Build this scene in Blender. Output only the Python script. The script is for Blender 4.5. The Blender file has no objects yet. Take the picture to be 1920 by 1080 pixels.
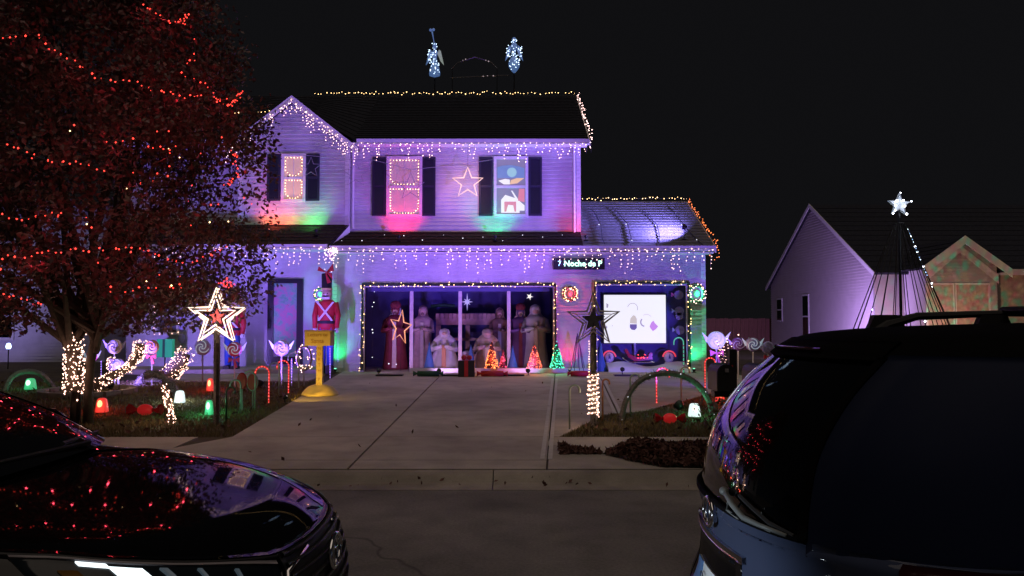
import bpy, math, random
import numpy as np
from mathutils import Vector, Matrix
random.seed(7); rng = np.random.default_rng(7)
S = bpy.context.scene; COL = S.collection
PI = math.pi
# ------------------------------------------------------------------ camera, world, sun, exposure
F = 1500.0; CX = 960.0; HZ = 605.0; CAMZ = 1.7
TH = math.atan((HZ - 540.0) / F)
cam = bpy.data.cameras.new('camera'); camo = bpy.data.objects.new('camera', cam); COL.objects.link(camo)
camo.location = (0, 0, CAMZ); camo.rotation_euler = (PI/2 + TH, 0, 0)
cam.sensor_width = 36; cam.lens = 36 * F / 1920; cam.clip_start = 0.05; cam.clip_end = 1500
S.camera = camo
W = bpy.data.worlds.new('World'); S.world = W; W.use_nodes = True
bg = W.node_tree.nodes['Background']; bg.inputs['Color'].default_value = (0.0050, 0.0050, 0.0058, 1); bg.inputs['Strength'].default_value = 1.0
sun = bpy.data.lights.new('street_glow', 'SUN'); suno = bpy.data.objects.new('street_glow', sun); COL.objects.link(suno)
sun.energy = 0.46; sun.angle = math.radians(62); sun.color = (1.0, 0.81, 0.66)
suno.rotation_euler = (math.radians(17), math.radians(3), 0)
S.view_settings.view_transform = 'Standard'; S.view_settings.look = 'None'
S.view_settings.exposure = 0.0; S.view_settings.gamma = 1.0; S.view_settings.use_curve_mapping = False
S.render.engine = 'CYCLES'
S.cycles.use_denoising = True; S.cycles.sample_clamp_indirect = 1.5; S.cycles.sample_clamp_direct = 12
S.cycles.max_bounces = 5; S.cycles.diffuse_bounces = 2; S.cycles.glossy_bounces = 3; S.cycles.transmission_bounces = 4; S.cycles.transparent_max_bounces = 6
S.cycles.caustics_reflective = False; S.cycles.caustics_refractive = False
# ------------------------------------------------------------------ coordinates
def ray(px, py):
    a = (px - CX) / F; b = (540 - py) / F
    return a, math.cos(TH) - b * math.sin(TH), math.sin(TH) + b * math.cos(TH)
def at(px, py, Y):
    a, c, d = ray(px, py); s = Y / c
    return Vector((a * s, Y, CAMZ + d * s))
KY, KT, SL = 8.5, 8.75, 0.0277
def gz(Y):
    if Y < KY: return 0.0
    if Y < KT: return 0.1 * (Y - KY) / (KT - KY)
    return 0.1 + (min(Y, 20.7) - KT) * SL
def gnd(px, py):
    a, c, d = ray(px, py)
    lo, hi = 0.5, 60.0
    for _ in range(60):
        m = (lo + hi) / 2
        if CAMZ + d * m / c > gz(m): lo = m
        else: hi = m
    return Vector((a * lo / c, lo, gz(lo)))
def pxm(Y): return F / Y          # pixels per metre at depth Y
# ------------------------------------------------------------------ materials
def mat(name, col, rough=.6, metal=0., var=.12, scale=9., bump=0., emit=None, es=0., sample=True, coat=0., spec=.5, trans=0., sub=False):
    m = bpy.data.materials.new(name); m.use_nodes = True
    nt = m.node_tree; b = nt.nodes['Principled BSDF']
    b.inputs['Roughness'].default_value = rough; b.inputs['Metallic'].default_value = metal
    b.inputs['Coat Weight'].default_value = coat; b.inputs['Coat Roughness'].default_value = .03
    b.inputs['Specular IOR Level'].default_value = spec; b.inputs['Transmission Weight'].default_value = trans
    tc = nt.nodes.new('ShaderNodeTexCoord'); nz = nt.nodes.new('ShaderNodeTexNoise')
    nz.inputs['Scale'].default_value = scale; nz.inputs['Detail'].default_value = 5
    nt.links.new(tc.outputs['Object'], nz.inputs['Vector'])
    mx = nt.nodes.new('ShaderNodeMix'); mx.data_type = 'RGBA'
    mx.inputs['A'].default_value = tuple(max(0, c * (1 - 2 * var)) for c in col) + (1,)
    mx.inputs['B'].default_value = tuple(min(1, c * (1 + 2 * var)) for c in col) + (1,)
    nt.links.new(nz.outputs['Fac'], mx.inputs['Factor']); nt.links.new(mx.outputs['Result'], b.inputs['Base Color'])
    if bump > 0:
        bp = nt.nodes.new('ShaderNodeBump'); bp.inputs['Strength'].default_value = bump; bp.inputs['Distance'].default_value = .02
        nt.links.new(nz.outputs['Fac'], bp.inputs['Height']); nt.links.new(bp.outputs['Normal'], b.inputs['Normal'])
    if emit:
        b.inputs['Emission Color'].default_value = tuple(emit) + (1,); b.inputs['Emission Strength'].default_value = es
        if not sample: m.cycles.emission_sampling = 'NONE'
    return m
M = {}
M['siding'] = mat('vinyl_siding', (.60, .60, .64), .55, var=.05, scale=3, bump=.05)
M['siding2'] = mat('neighbour_siding', (.56, .52, .54), .6, var=.06, scale=3)
M['white'] = mat('white_trim', (.72, .72, .74), .45, var=.04)
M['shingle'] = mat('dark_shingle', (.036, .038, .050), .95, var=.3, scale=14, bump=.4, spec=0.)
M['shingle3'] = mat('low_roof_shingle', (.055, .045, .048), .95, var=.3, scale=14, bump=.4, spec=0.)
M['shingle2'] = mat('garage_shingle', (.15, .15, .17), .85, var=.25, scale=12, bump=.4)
M['shutter'] = mat('navy_shutter', (.022, .024, .05), .5, var=.1)
M['black'] = mat('black_metal', (.012, .012, .014), .45, var=.2)
M['blackp'] = mat('black_plastic', (.015, .015, .017), .6, var=.2)
M['mailbox'] = mat('mailbox_paint', (.012, .012, .013), .5, var=.2)
M['navy'] = mat('navy_backdrop', (.085, .085, .24), .8, var=.25, scale=2)
M['navy2'] = mat('blue_panel', (.10, .10, .30), .75, var=.2, scale=1.5)
M['concrete'] = mat('driveway_concrete', (.42, .375, .335), .85, var=.10, scale=1.3, bump=.08)
M['concrete2'] = mat('sidewalk_concrete', (.44, .395, .345), .85, var=.09, scale=1.7, bump=.08)
M['joint'] = mat('pale_joint_filler', (.50, .48, .47), .8)
M['kerb'] = mat('kerb_concrete', (.34, .305, .265), .85, var=.15, scale=3, bump=.1)
M['soil'] = mat('lawn_soil', (.075, .060, .032), .95, var=.3, scale=4, bump=.4)
M['grassa'] = mat('grass_blade', (.17, .135, .055), .7, var=.35, scale=1.2)
M['leafbed'] = mat('fallen_leaves', (.115, .05, .04), .8, var=.4, scale=5)
M['bark'] = mat('tree_bark', (.07, .05, .04), .9, var=.3, scale=14, bump=.6)
M['leaf'] = mat('autumn_leaf', (.17, .085, .085), .55, var=.4, scale=2.2)
M['leafg'] = mat('olive_leaf', (.15, .105, .085), .55, var=.4, scale=2.2)
M['fence'] = mat('brown_fence', (.20, .09, .07), .8, var=.25, scale=5)
M['garland'] = mat('garland_needles', (.035, .05, .03), .8, var=.3)
M['paletube'] = mat('pale_tube', (.68, .62, .66), .5)
M['tinsel'] = mat('dark_tinsel', (.17, .155, .145), .5, var=.3, scale=20)
M['red'] = mat('red_cloth', (.48, .02, .03), .6, var=.15)
M['redg'] = mat('red_gloss', (.42, .012, .02), .22, var=.1, coat=.5)
M['green'] = mat('green_plastic', (.02, .22, .08), .4)
M['dgreen'] = mat('dark_green', (.015, .09, .045), .5)
M['pink'] = mat('pink_plastic', (.72, .16, .36), .4)
M['orange'] = mat('orange_plastic', (.6, .27, .12), .5)
M['cream'] = mat('cream_plastic', (.68, .62, .5), .5)
M['lav'] = mat('lavender_plastic', (.45, .42, .75), .4)
M['blue'] = mat('blue_plastic', (.05, .12, .55), .4)
M['bluecone'] = mat('blue_cone', (.06, .16, .42), .5)
M['skin'] = mat('painted_face', (.62, .42, .34), .5)
M['brown'] = mat('brown_robe', (.26, .16, .13), .8, var=.2)
M['maroon'] = mat('maroon_robe', (.22, .035, .05), .8, var=.2)
M['purple'] = mat('purple_robe', (.16, .07, .22), .8, var=.2)
M['whiterobe'] = mat('white_robe', (.62, .60, .62), .8, var=.08)
M['tan'] = mat('tan_robe', (.50, .38, .34), .8, var=.2)
M['wood'] = mat('weathered_wood', (.42, .28, .25), .8, var=.25, scale=6)
M['yellowwood'] = mat('painted_letterbox', (.62, .50, .22), .6, var=.1)
M['chrome'] = mat('chrome', (.7, .7, .72), .12, metal=1, var=.02)
M['steel'] = mat('grey_tube', (.26, .24, .26), .5, var=.1)
M['wire'] = mat('dark_wire', (.02, .02, .02), .6)
M['lwire'] = mat('pale_wire', (.35, .33, .36), .5)
M['paintk'] = mat('black_car_paint', (.003, .003, .0035), .5, var=.02, coat=.5, spec=0.)
M['paintk'].node_tree.nodes['Principled BSDF'].inputs['Coat Roughness'].default_value = .03
M['paintb'] = mat('navy_car_paint', (.042, .054, .10), .5, metal=0, var=.02, coat=.5, spec=0.)
M['glass'] = mat('dark_car_glass', (.002, .002, .0025), .03, var=.01, spec=.65)
M['roofshade'] = mat('shaded_black_paint', (.003, .003, .0035), .8, var=.02, spec=.05)  # shade put into the colour: glossless black for the unlit roof and edges
M['glass_side'] = mat('tinted_side_glass', (.002, .002, .0025), .25, var=.01, spec=.06)
M['paintshade'] = mat('shaded_navy_paint', (.010, .015, .040), .55, var=.02, spec=.08)  # shaded copy of the navy paint, darkened for the unlit rear pillars
M['tyre'] = mat('tyre_rubber', (.015, .015, .015), .85)
M['lens'] = mat('lamp_lens', (.010, .014, .018), .18, var=.05, spec=.3)
M['amber'] = mat('amber_reflector', (.10, .045, .008), .35, emit=(1, .4, .05), es=.012)
M['taillamp'] = mat('red_tail_lamp', (.03, .003, .004), .15, coat=.6)
M['asphalt'] = mat('asphalt', (.20, .188, .175), .9, var=.22, scale=38, bump=.35)
M['interior'] = mat('seat_fabric', (.12, .13, .13), .8)
M['plate'] = mat('plate_white', (.62, .66, .68), .45, var=.03)
M['plateb'] = mat('plate_blue', (.10, .25, .55), .45, var=.03)
M['platek'] = mat('plate_ink', (.03, .04, .06), .6)
M['wiper'] = mat('grey_wiper', (.15, .165, .165), .5)
M['letter'] = mat('sign_letters', (.36, .18, .05), .6)
M['snow'] = mat('snow_blanket', (.66, .66, .70), .9, var=.06, scale=4, bump=.4)
M['doorglass'] = mat('door_glass', (.16, .16, .19), .12, var=.2, scale=6, bump=.6)
M['doorreflect'] = mat('mottled_reflections', (.12, .14, .14), .3, var=.2)  # pink and green mottle painted in for coloured lights reflected in the door glass
def _doorreflect():
    nt = M['doorreflect'].node_tree; b = nt.nodes['Principled BSDF']; nz = nt.nodes.new('ShaderNodeTexNoise'); nz.inputs['Scale'].default_value = 4.2; nz.inputs['Detail'].default_value = 6; nz.inputs['Roughness'].default_value = .7
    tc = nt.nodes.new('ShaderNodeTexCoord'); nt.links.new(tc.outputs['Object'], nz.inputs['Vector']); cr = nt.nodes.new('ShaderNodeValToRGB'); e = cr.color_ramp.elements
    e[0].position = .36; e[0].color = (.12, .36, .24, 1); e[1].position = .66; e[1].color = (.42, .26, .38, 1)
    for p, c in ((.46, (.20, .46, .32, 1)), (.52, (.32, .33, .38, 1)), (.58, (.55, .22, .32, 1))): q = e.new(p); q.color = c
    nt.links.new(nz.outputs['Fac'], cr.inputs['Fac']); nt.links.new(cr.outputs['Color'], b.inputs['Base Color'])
_doorreflect()
M['doork'] = mat('black_door', (.015, .014, .022), .35)
M['brick'] = mat('stone_edging', (.22, .19, .17), .9, var=.2)
def stain(name, amt=.45, crack=0.):
    nt = M[name].node_tree; b = nt.nodes['Principled BSDF']; src = b.inputs['Base Color'].links[0].from_socket
    tc = nt.nodes.new('ShaderNodeTexCoord'); geo = nt.nodes.new('ShaderNodeNewGeometry'); out = src
    def mul(fac_socket, lo, hi, a, b_):
        nonlocal out
        mr = nt.nodes.new('ShaderNodeMapRange'); mr.inputs['From Min'].default_value = lo; mr.inputs['From Max'].default_value = hi; mr.inputs['To Min'].default_value = a; mr.inputs['To Max'].default_value = b_
        nt.links.new(fac_socket, mr.inputs['Value']); mx = nt.nodes.new('ShaderNodeVectorMath'); mx.operation = 'SCALE'
        nt.links.new(out, mx.inputs[0]); nt.links.new(mr.outputs['Result'], mx.inputs['Scale']); out = mx.outputs['Vector']
    for sc, det, lo, hi, a in ((.55, 4, .35, .62, 1-amt), (2.6, 6, .30, .55, 1-amt*.5), (90, 2, .25, .7, 1-amt*.55)):
        nz = nt.nodes.new('ShaderNodeTexNoise'); nz.inputs['Scale'].default_value = sc; nz.inputs['Detail'].default_value = det; nt.links.new(geo.outputs['Position'], nz.inputs['Vector']); mul(nz.outputs['Fac'], lo, hi, a, 1.08)
    if crack:
        dn = nt.nodes.new('ShaderNodeTexNoise'); dn.inputs['Scale'].default_value = 1.7; nt.links.new(geo.outputs['Position'], dn.inputs['Vector'])
        ad = nt.nodes.new('ShaderNodeVectorMath'); ad.operation = 'MULTIPLY_ADD'; ad.inputs[1].default_value = (.9, .9, 0); nt.links.new(dn.outputs['Color'], ad.inputs[0]); nt.links.new(geo.outputs['Position'], ad.inputs[2])
        vo = nt.nodes.new('ShaderNodeTexVoronoi'); vo.feature = 'DISTANCE_TO_EDGE'; vo.inputs['Scale'].default_value = crack; nt.links.new(ad.outputs['Vector'], vo.inputs['Vector']); mul(vo.outputs['Distance'], .0, .006, .45, 1.0)
    nt.links.new(out, b.inputs['Base Color'])
stain('concrete', .30); stain('concrete2', .30); stain('kerb', .35); stain('asphalt', .38, .16); stain('siding', .16); stain('soil', .5)
def em(name, col, es, sample=False, base=(.2, .2, .2)):
    M[name] = mat(name, base, .4, var=.05, emit=col, es=es, sample=sample)
em('b_warm', (1, .56, .42), 6); em('b_ice', (1, .62, .55), 5.5); em('b_gold', (1, .62, .25), 7); em('b_red', (1, .045, .03), 3.6)
em('b_white', (.82, .88, 1), 13); em('b_dimwhite', (.85, .85, 1), 2.2); em('b_blue', (.35, .55, 1), 6); em('b_orange', (1, .22, .05), 3.2); em('b_redo', (1, .10, .03), 3.0)
em('b_teal', (.05, .9, .45), 2.4); em('b_pinkred', (1, .05, .12), 2.2); em('b_cane', (1, .10, .08), 2.6); em('b_purple', (.5, .25, 1), 3)
em('b_win', (1, .62, .30), 13, True)
em('rope_warm', (1, .72, .56), 2.2, True); em('rope_core', (1, .55, .40), 1.2); em('rope_orange', (1, .36, .12), 1.05)
em('rope_small', (1, .62, .48), 1.3)
em('angel', (.20, .42, 1), .26); em('angelwing', (.62, .72, .62), .30); em('angelspark', (.6, .8, 1), 4)
em('gum_red', (1, .04, .03), .75); em('cane_red', (1, .035, .04), .45, base=(.35, .02, .03)); em('gum_green', (.05, .85, .30), .5); em('gum_white', (.75, .9, .88), 1.1); em('gum_hot', (1, .9, .75), 3)
em('gum_hotred', (1, .42, .16), 2.6); em('gum_hotgreen', (.55, 1, .72), 1.9)
em('screen', (.90, .90, .92), .95, True); em('scr_yellow', (.88, .80, .58), .62); em('scr_purple', (.72, .30, .85), .70); em('scr_dark', (.16, .13, .32), .5)
em('scr_line', (.58, .52, .64), .55); em('scr_pink', (.8, .62, .68), .6)
em('led_blue', (.25, .5, 1), 4); em('led_green', (.50, 1, .74), 2.2)
em('curtain', (1, .55, .33), .32, base=(.55, .42, .36)); em('curtain2', (.85, .48, .50), .16, base=(.5, .42, .45))
em('pic_blue', (.13, .38, .95), .42); em('pic_teal', (.35, .75, .85), .6); em('pic_white', (.95, .93, .95), .85); em('pic_orange', (1, .6, .22), .75); em('pic_red', (1, .22, .25), .6); em('pic_dim', (.35, .33, .55), .35)
em('flood_purple', (.6, .5, 1), 6); em('flood_red', (1, .2, .1), 5); em('flood_green', (.2, 1, .5), 4.5); em('flood_blue', (.7, .8, 1), 10)
em('headlamp', (.85, .95, 1), 1.8, True); em('headdim', (.4, .6, .75), .07); em('porchlamp', (.4, .55, 1), 6)
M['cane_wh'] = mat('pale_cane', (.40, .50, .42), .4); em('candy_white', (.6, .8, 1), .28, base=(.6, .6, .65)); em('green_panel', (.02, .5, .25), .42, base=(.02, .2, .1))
em('candy_glow', (1, .03, .03), .22, base=(.45, .012, .02)); em('dash_light', (1, .2, .1), 2); em('dash_green', (.2, 1, .4), 2)
# ------------------------------------------------------------------ mesh builder
LOC = {}
class MB:
    def __init__(s): s.v = []; s.f = []; s.m = []; s.mi = 0
    def add(s, vs, fs):
        o = len(s.v); s.v.extend([tuple(p) for p in vs]); s.f.extend([tuple(i + o for i in f) for f in fs]); s.m.extend([s.mi] * len(fs)); return s
    def box(s, a, b):
        x0, y0, z0 = a; x1, y1, z1 = b
        x0, x1 = min(x0, x1), max(x0, x1); y0, y1 = min(y0, y1), max(y0, y1); z0, z1 = min(z0, z1), max(z0, z1)
        return s.add([(x0,y0,z0),(x1,y0,z0),(x1,y1,z0),(x0,y1,z0),(x0,y0,z1),(x1,y0,z1),(x1,y1,z1),(x0,y1,z1)],
                     [(0,3,2,1),(4,5,6,7),(0,1,5,4),(1,2,6,5),(2,3,7,6),(3,0,4,7)])
    def bev(s, a, b, r):
        x0, y0, z0 = a; x1, y1, z1 = b; r = min(r, (x1-x0)/2.01, (z1-z0)/2.01)
        pts = [(x0+r,z0),(x1-r,z0),(x1,z0+r),(x1,z1-r),(x1-r,z1),(x0+r,z1),(x0,z1-r),(x0,z0+r)]
        return s.prism(pts, y0, y1)
    def prism(s, pts, y0, y1):
        n = len(pts); vs = [(p[0], y0, p[1]) for p in pts] + [(p[0], y1, p[1]) for p in pts]
        fs = [tuple(range(n)), tuple(reversed(range(n, 2*n)))] + [(i, i+n, (i+1) % n + n, (i+1) % n) for i in range(n)]
        return s.add(vs, fs)
    def prismz(s, pts, z0, z1):
        n = len(pts)
        vs = [(p[0], p[1], z0 if not callable(z0) else z0(p[1])) for p in pts] + [(p[0], p[1], z1 if not callable(z1) else z1(p[1])) for p in pts]
        fs = [tuple(reversed(range(n))), tuple(range(n, 2*n))] + [(i, (i+1) % n, (i+1) % n + n, i+n) for i in range(n)]
        return s.add(vs, fs)
    def tube(s, path, r, n=6, closed=False, cap=True):
        P = [Vector(p) for p in path]; k = len(P); R = r if isinstance(r, (list, tuple)) else [r] * k
        rings = []; up = None
        for i in range(k):
            a = P[(i-1) % k] if (closed or i > 0) else P[i]; b = P[(i+1) % k] if (closed or i < k-1) else P[i]
            t = (b - a)
            if t.length < 1e-9: t = Vector((0, 0, 1))
            t.normalize()
            if up is None: up = Vector((0, 0, 1)) if abs(t.z) < .9 else Vector((0, 1, 0))
            x = up - t * up.dot(t)
            if x.length < 1e-6: x = t.orthogonal()
            x.normalize(); y = t.cross(x); up = x
            rings.append([P[i] + (x * math.cos(2*PI*j/n) + y * math.sin(2*PI*j/n)) * R[i] for j in range(n)])
        vs = [p for rg in rings for p in rg]; fs = []
        for i in range(k if closed else k-1):
            i2 = (i+1) % k
            for j in range(n): fs.append((i*n+j, i*n+(j+1) % n, i2*n+(j+1) % n, i2*n+j))
        if cap and not closed: fs += [tuple(reversed(range(n))), tuple((k-1)*n+j for j in range(n))]
        return s.add(vs, fs)
    def loft(s, rings, cap=True):      # rings: lists of equal length of points
        n = len(rings[0]); vs = [p for r in rings for p in r]; fs = []
        for i in range(len(rings)-1):
            for j in range(n): fs.append((i*n+j, i*n+(j+1) % n, (i+1)*n+(j+1) % n, (i+1)*n+j))
        if cap: fs += [tuple(reversed(range(n))), tuple((len(rings)-1)*n+j for j in range(n))]
        return s.add(vs, fs)
    def lathe(s, prof, c=(0,0,0), n=12, sx=1., sy=1.):
        c = Vector(c); return s.loft([[c + Vector((r*sx*math.cos(2*PI*j/n), r*sy*math.sin(2*PI*j/n), z)) for j in range(n)] for r, z in prof])
    def octa(s, p, r):
        x, y, z = p
        return s.add([(x+r,y,z),(x-r,y,z),(x,y+r,z),(x,y-r,z),(x,y,z+r),(x,y,z-r)],
                     [(0,2,4),(2,1,4),(1,3,4),(3,0,4),(2,0,5),(1,2,5),(3,1,5),(0,3,5)])
    def ball(s, c, rx, ry=None, rz=None, n=10, k=7):
        ry = ry or rx; rz = rz or rx
        return s.lathe([(max(1e-4, math.sin(PI*i/k)), -math.cos(PI*i/k)*rz) for i in range(k+1)], c, n, rx, ry)
    def disc(s, c, r, y0, y1, n=20):   # disc facing -y
        return s.prism([(c[0]+r*math.cos(2*PI*i/n), c[2]+r*math.sin(2*PI*i/n)) for i in range(n)], y0, y1)
    def build(s, name, m, parent=None, smooth=False, kind=None, label=None, world=True):
        me = bpy.data.meshes.new(name)
        off = LOC.get(parent.name, Vector((0,0,0))) if (parent and world) else Vector((0,0,0))
        vs = np.array(s.v, dtype=float).reshape(-1, 3) - np.array(off)
        me.from_pydata(vs.tolist(), [], s.f)
        ms = m if isinstance(m, (list, tuple)) else [m]
        for q in ms: me.materials.append(M[q] if isinstance(q, str) else q)
        if len(ms) > 1: me.polygons.foreach_set('material_index', s.m)
        if smooth: me.polygons.foreach_set('use_smooth', [True] * len(me.polygons))
        me.update()
        o = bpy.data.objects.new(name, me); COL.objects.link(o)
        if parent: o.parent = parent; LOC[o.name] = off
        if kind: o['kind'] = kind
        if label: o['label'] = label
        return o
def thing(name, label, cat, loc=(0,0,0), group=None):
    o = bpy.data.objects.new(name, None); COL.objects.link(o); o.location = loc; o.empty_display_size = .2
    o['label'] = label; o['category'] = cat
    if group: o['group'] = group
    LOC[o.name] = Vector(loc); return o
def tag(o, label, cat, group=None):
    o['label'] = label; o['category'] = cat
    if group: o['group'] = group
    return o
def lamp(kind, loc, energy, col, parent=None, radius=.05, target=None, cone=60, blend=.6, gobo=None):
    l = bpy.data.lights.new('lamp_light', kind); o = bpy.data.objects.new('lamp_light', l); COL.objects.link(o)
    l.energy = energy; l.color = col; l.shadow_soft_size = min(radius, .012) if kind == 'POINT' else radius
    loc = Vector(loc)
    if kind == 'SPOT': l.spot_size = math.radians(cone); l.spot_blend = blend
    if target is not None: o.rotation_euler = (Vector(target) - loc).to_track_quat('-Z', 'Y').to_euler()
    if parent: o.parent = parent; o.location = loc - LOC[parent.name]
    else: o.location = loc
    if gobo:
        l.use_nodes = True; nt = l.node_tree; e = nt.nodes['Emission']
        tc = nt.nodes.new('ShaderNodeTexCoord'); vo = nt.nodes.new('ShaderNodeTexVoronoi'); vo.inputs['Scale'].default_value = gobo[0]
        nt.links.new(tc.outputs['Normal'], vo.inputs['Vector'])
        rp = nt.nodes.new('ShaderNodeMapRange'); rp.inputs['From Min'].default_value = gobo[1]; rp.inputs['From Max'].default_value = gobo[2]
        rp.inputs['To Min'].default_value = 1.0; rp.inputs['To Max'].default_value = gobo[3]
        nt.links.new(vo.outputs['Distance'], rp.inputs['Value']); nt.links.new(rp.outputs['Result'], e.inputs['Strength'])
        if len(gobo) > 4:
            hs = nt.nodes.new('ShaderNodeValToRGB'); cr = hs.color_ramp; cr.interpolation = 'CONSTANT'
            cols = gobo[4]; cr.elements[0].color = cols[0] + (1,); cr.elements[1].position = 1/len(cols); cr.elements[1].color = cols[1] + (1,)
            for i in range(2, len(cols)): el = cr.elements.new(i/len(cols)); el.color = cols[i] + (1,)
            nt.links.new(vo.outputs['Color'], hs.inputs['Fac']); nt.links.new(hs.outputs['Color'], e.inputs['Color'])
    return o
def text_mesh(txt, size, depth, mname, parent, loc, name='lettering', roll=None, bold=0.0, align='CENTER'):
    cu = bpy.data.curves.new(name, 'FONT'); cu.body = txt; cu.size = size; cu.extrude = depth; cu.offset = bold; cu.align_x = align; cu.align_y = 'CENTER'; cu.resolution_u = 2
    to = bpy.data.objects.new(name, cu); COL.objects.link(to)
    bpy.context.view_layer.update()
    me = bpy.data.meshes.new_from_object(to.evaluated_get(bpy.context.evaluated_depsgraph_get()))
    bpy.data.objects.remove(to); bpy.data.curves.remove(cu)
    me.materials.clear(); me.materials.append(M[mname])
    R = Matrix.Rotation(PI/2, 4, 'X')
    if roll is not None: R = roll @ R
    off = LOC.get(parent.name, Vector((0,0,0)))
    me.transform(Matrix.Translation(Vector(loc) - off) @ R)
    o = bpy.data.objects.new(name, me); COL.objects.link(o); o.parent = parent; LOC[o.name] = off; return o
def resample(path, step):
    P = [Vector(p) for p in path]; out = []; carry = 0.
    for a, b in zip(P, P[1:]):
        L = (b - a).length; d = carry
        while d < L: out.append(a.lerp(b, d / L)); d += step
        carry = d - L
    return out
def garland_mb(path, r, dens=60, seed=1):
    g = random.Random(seed); m = MB(); m.tube(path, r * .55, 6)
    P = resample(path, 1. / dens)
    for i, p in enumerate(P):
        q = P[min(i+1, len(P)-1)]; t = (q - p) if (q - p).length > 1e-6 else Vector((0,0,1)); t.normalize()
        for _ in range(3):
            d = Vector((g.uniform(-1,1), g.uniform(-1,1), g.uniform(-1,1))); d = d - t * d.dot(t) * .6
            if d.length < 1e-3: continue
            d.normalize(); e = d.cross(t); e.normalize(); w = r * .24; L = r * g.uniform(.75, 1.15)
            m.add([p + e*w, p - e*w, p + d*L], [(0,1,2)])
    return m
def around(path, r, step, seed=2, jit=.5):
    g = random.Random(seed); out = []
    for p in resample(path, step):
        d = Vector((g.uniform(-1,1), g.uniform(-1,1), g.uniform(-1,1))); d.normalize()
        out.append(p + d * r * g.uniform(jit, 1.05))
    return out
def bulbs_mb(pts, r):
    m = MB()
    for k, p in enumerate(pts): m.octa(p, r * (.75 + .6 * ((k * 7919) % 97) / 97))
    return m
def light_string(name, label, cat, path, bulbmat, step, r=.016, group=None, cord='wire', jitter=.02, seed=3, extra=None):
    g = random.Random(seed); t = thing(name, label, cat, path[0], group)
    c = MB(); c.tube(path, .006, 4)
    pts = [p + Vector((g.gauss(0,1), g.gauss(0,1), g.gauss(0,1))) * jitter for p in resample(path, step) if g.random() > .08]
    if extra:
        for dp in extra:
            c.tube(dp[0], .004, 3); pts += dp[1]
    c.build('cord', cord, t, kind='stuff'); bulbs_mb(pts, r).build('bulb', bulbmat, t, kind='stuff'); return t
# ------------------------------------------------------------------ SETTING: ground, road, kerb, pavement, drive
def gsheet(name, xs, ys, m, dz=0.):
    b = MB(); vs = [(x, y, gz(y) + dz) for y in ys for x in xs]; n = len(xs)
    b.add(vs, [(j*n+i, j*n+i+1, (j+1)*n+i+1, (j+1)*n+i) for j in range(len(ys)-1) for i in range(n-1)])
    o = b.build(name, m, kind='structure'); return o
gsheet('ground', [-300, -60, -20, 0, 20, 60, 300], [8.76, 12, 16, 20.7, 30, 60, 400], 'soil', -.006)
rd = MB(); rd.box((-300, -30, -.3), (300, 8.2, 0.0)); rd.build('road', 'asphalt', kind='structure')
# gutter and rolled kerb, cast in segments
kb = thing('kerb', 'rolled concrete kerb with joints along the far edge of the road', 'kerb', (0, 8.2, 0)); kb['kind'] = 'structure'
x = -27.2
while x < 28:
    a, b_ = x + .006, x + 2.994
    pr = [(8.203, -.2), (8.203, .004), (8.42, .008), (8.50, .02), (8.60, .075), (8.68, .097), (8.755, .104), (8.755, -.2)]
    m = MB(); n = len(pr)
    m.add([(a, p[0], p[1]) for p in pr] + [(b_, p[0], p[1]) for p in pr], [tuple(reversed(range(n))), tuple(range(n, 2*n))] + [(i, (i+1) % n, (i+1) % n + n, i+n) for i in range(n)])
    m.build('kerb_segment', 'kerb', kb); x += 3.0
# pavement slabs
sw = thing('sidewalk', 'concrete sidewalk of square slabs crossing in front of the lawn', 'sidewalk', (0, 10, .1)); sw['kind'] = 'structure'
SY0, SY1 = 9.62, 10.80
def slab(parent, pts, m='concrete', dz=.012, name='concrete_slab'):
    b = MB(); b.prismz(pts, lambda y: gz(y) - .08, lambda y: gz(y) + dz); return b.build(name, m, parent)
x = -21.0
while x < 21:
    if not (-4.55 < x + .6 < .55): slab(sw, [(x+.008, SY0), (x+1.192, SY0), (x+1.192, SY1), (x+.008, SY1)], 'concrete2')
    x += 1.2
# driveway: slabs with open joints
dv = thing('driveway', 'pale concrete driveway of large slabs leading to the garage', 'driveway', (0, 14, .2)); dv['kind'] = 'structure'
dl = [gnd(612, 716), gnd(450, 812)]                      # left edge
def xl(y): t = (y - dl[1].y) / (dl[0].y - dl[1].y); return dl[1].x + t * (dl[0].x - dl[1].x)
ja = [gnd(820, 711), gnd(665, 868)]
def xa(y): t = (y - ja[1].y) / (ja[0].y - ja[1].y); return ja[1].x + t * (ja[0].x - ja[1].x)
jb = [gnd(1040, 711), gnd(1026, 872)]
def xb(y): t = (y - jb[1].y) / (jb[0].y - jb[1].y); return jb[1].x + t * (jb[0].x - jb[1].x)
rows = [8.77, 9.25, 10.82, 13.4, 16.6, 19.6, 20.68]
G = .012
for y0, y1 in zip(rows, rows[1:]):
    y0 += G * .5; y1 -= G * .5
    def L(y): return xl(y) if y > 10.8 else xl(10.82) - (10.82 - y) * .55
    slab(dv, [(L(y0), y0), (xa(y0)-G, y0), (xa(y1)-G, y1), (L(y1), y1)])
    slab(dv, [(xa(y0)+G, y0), (xb(y0)-G, y0), (xb(y1)-G, y1), (xa(y1)+G, y1)])
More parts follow.
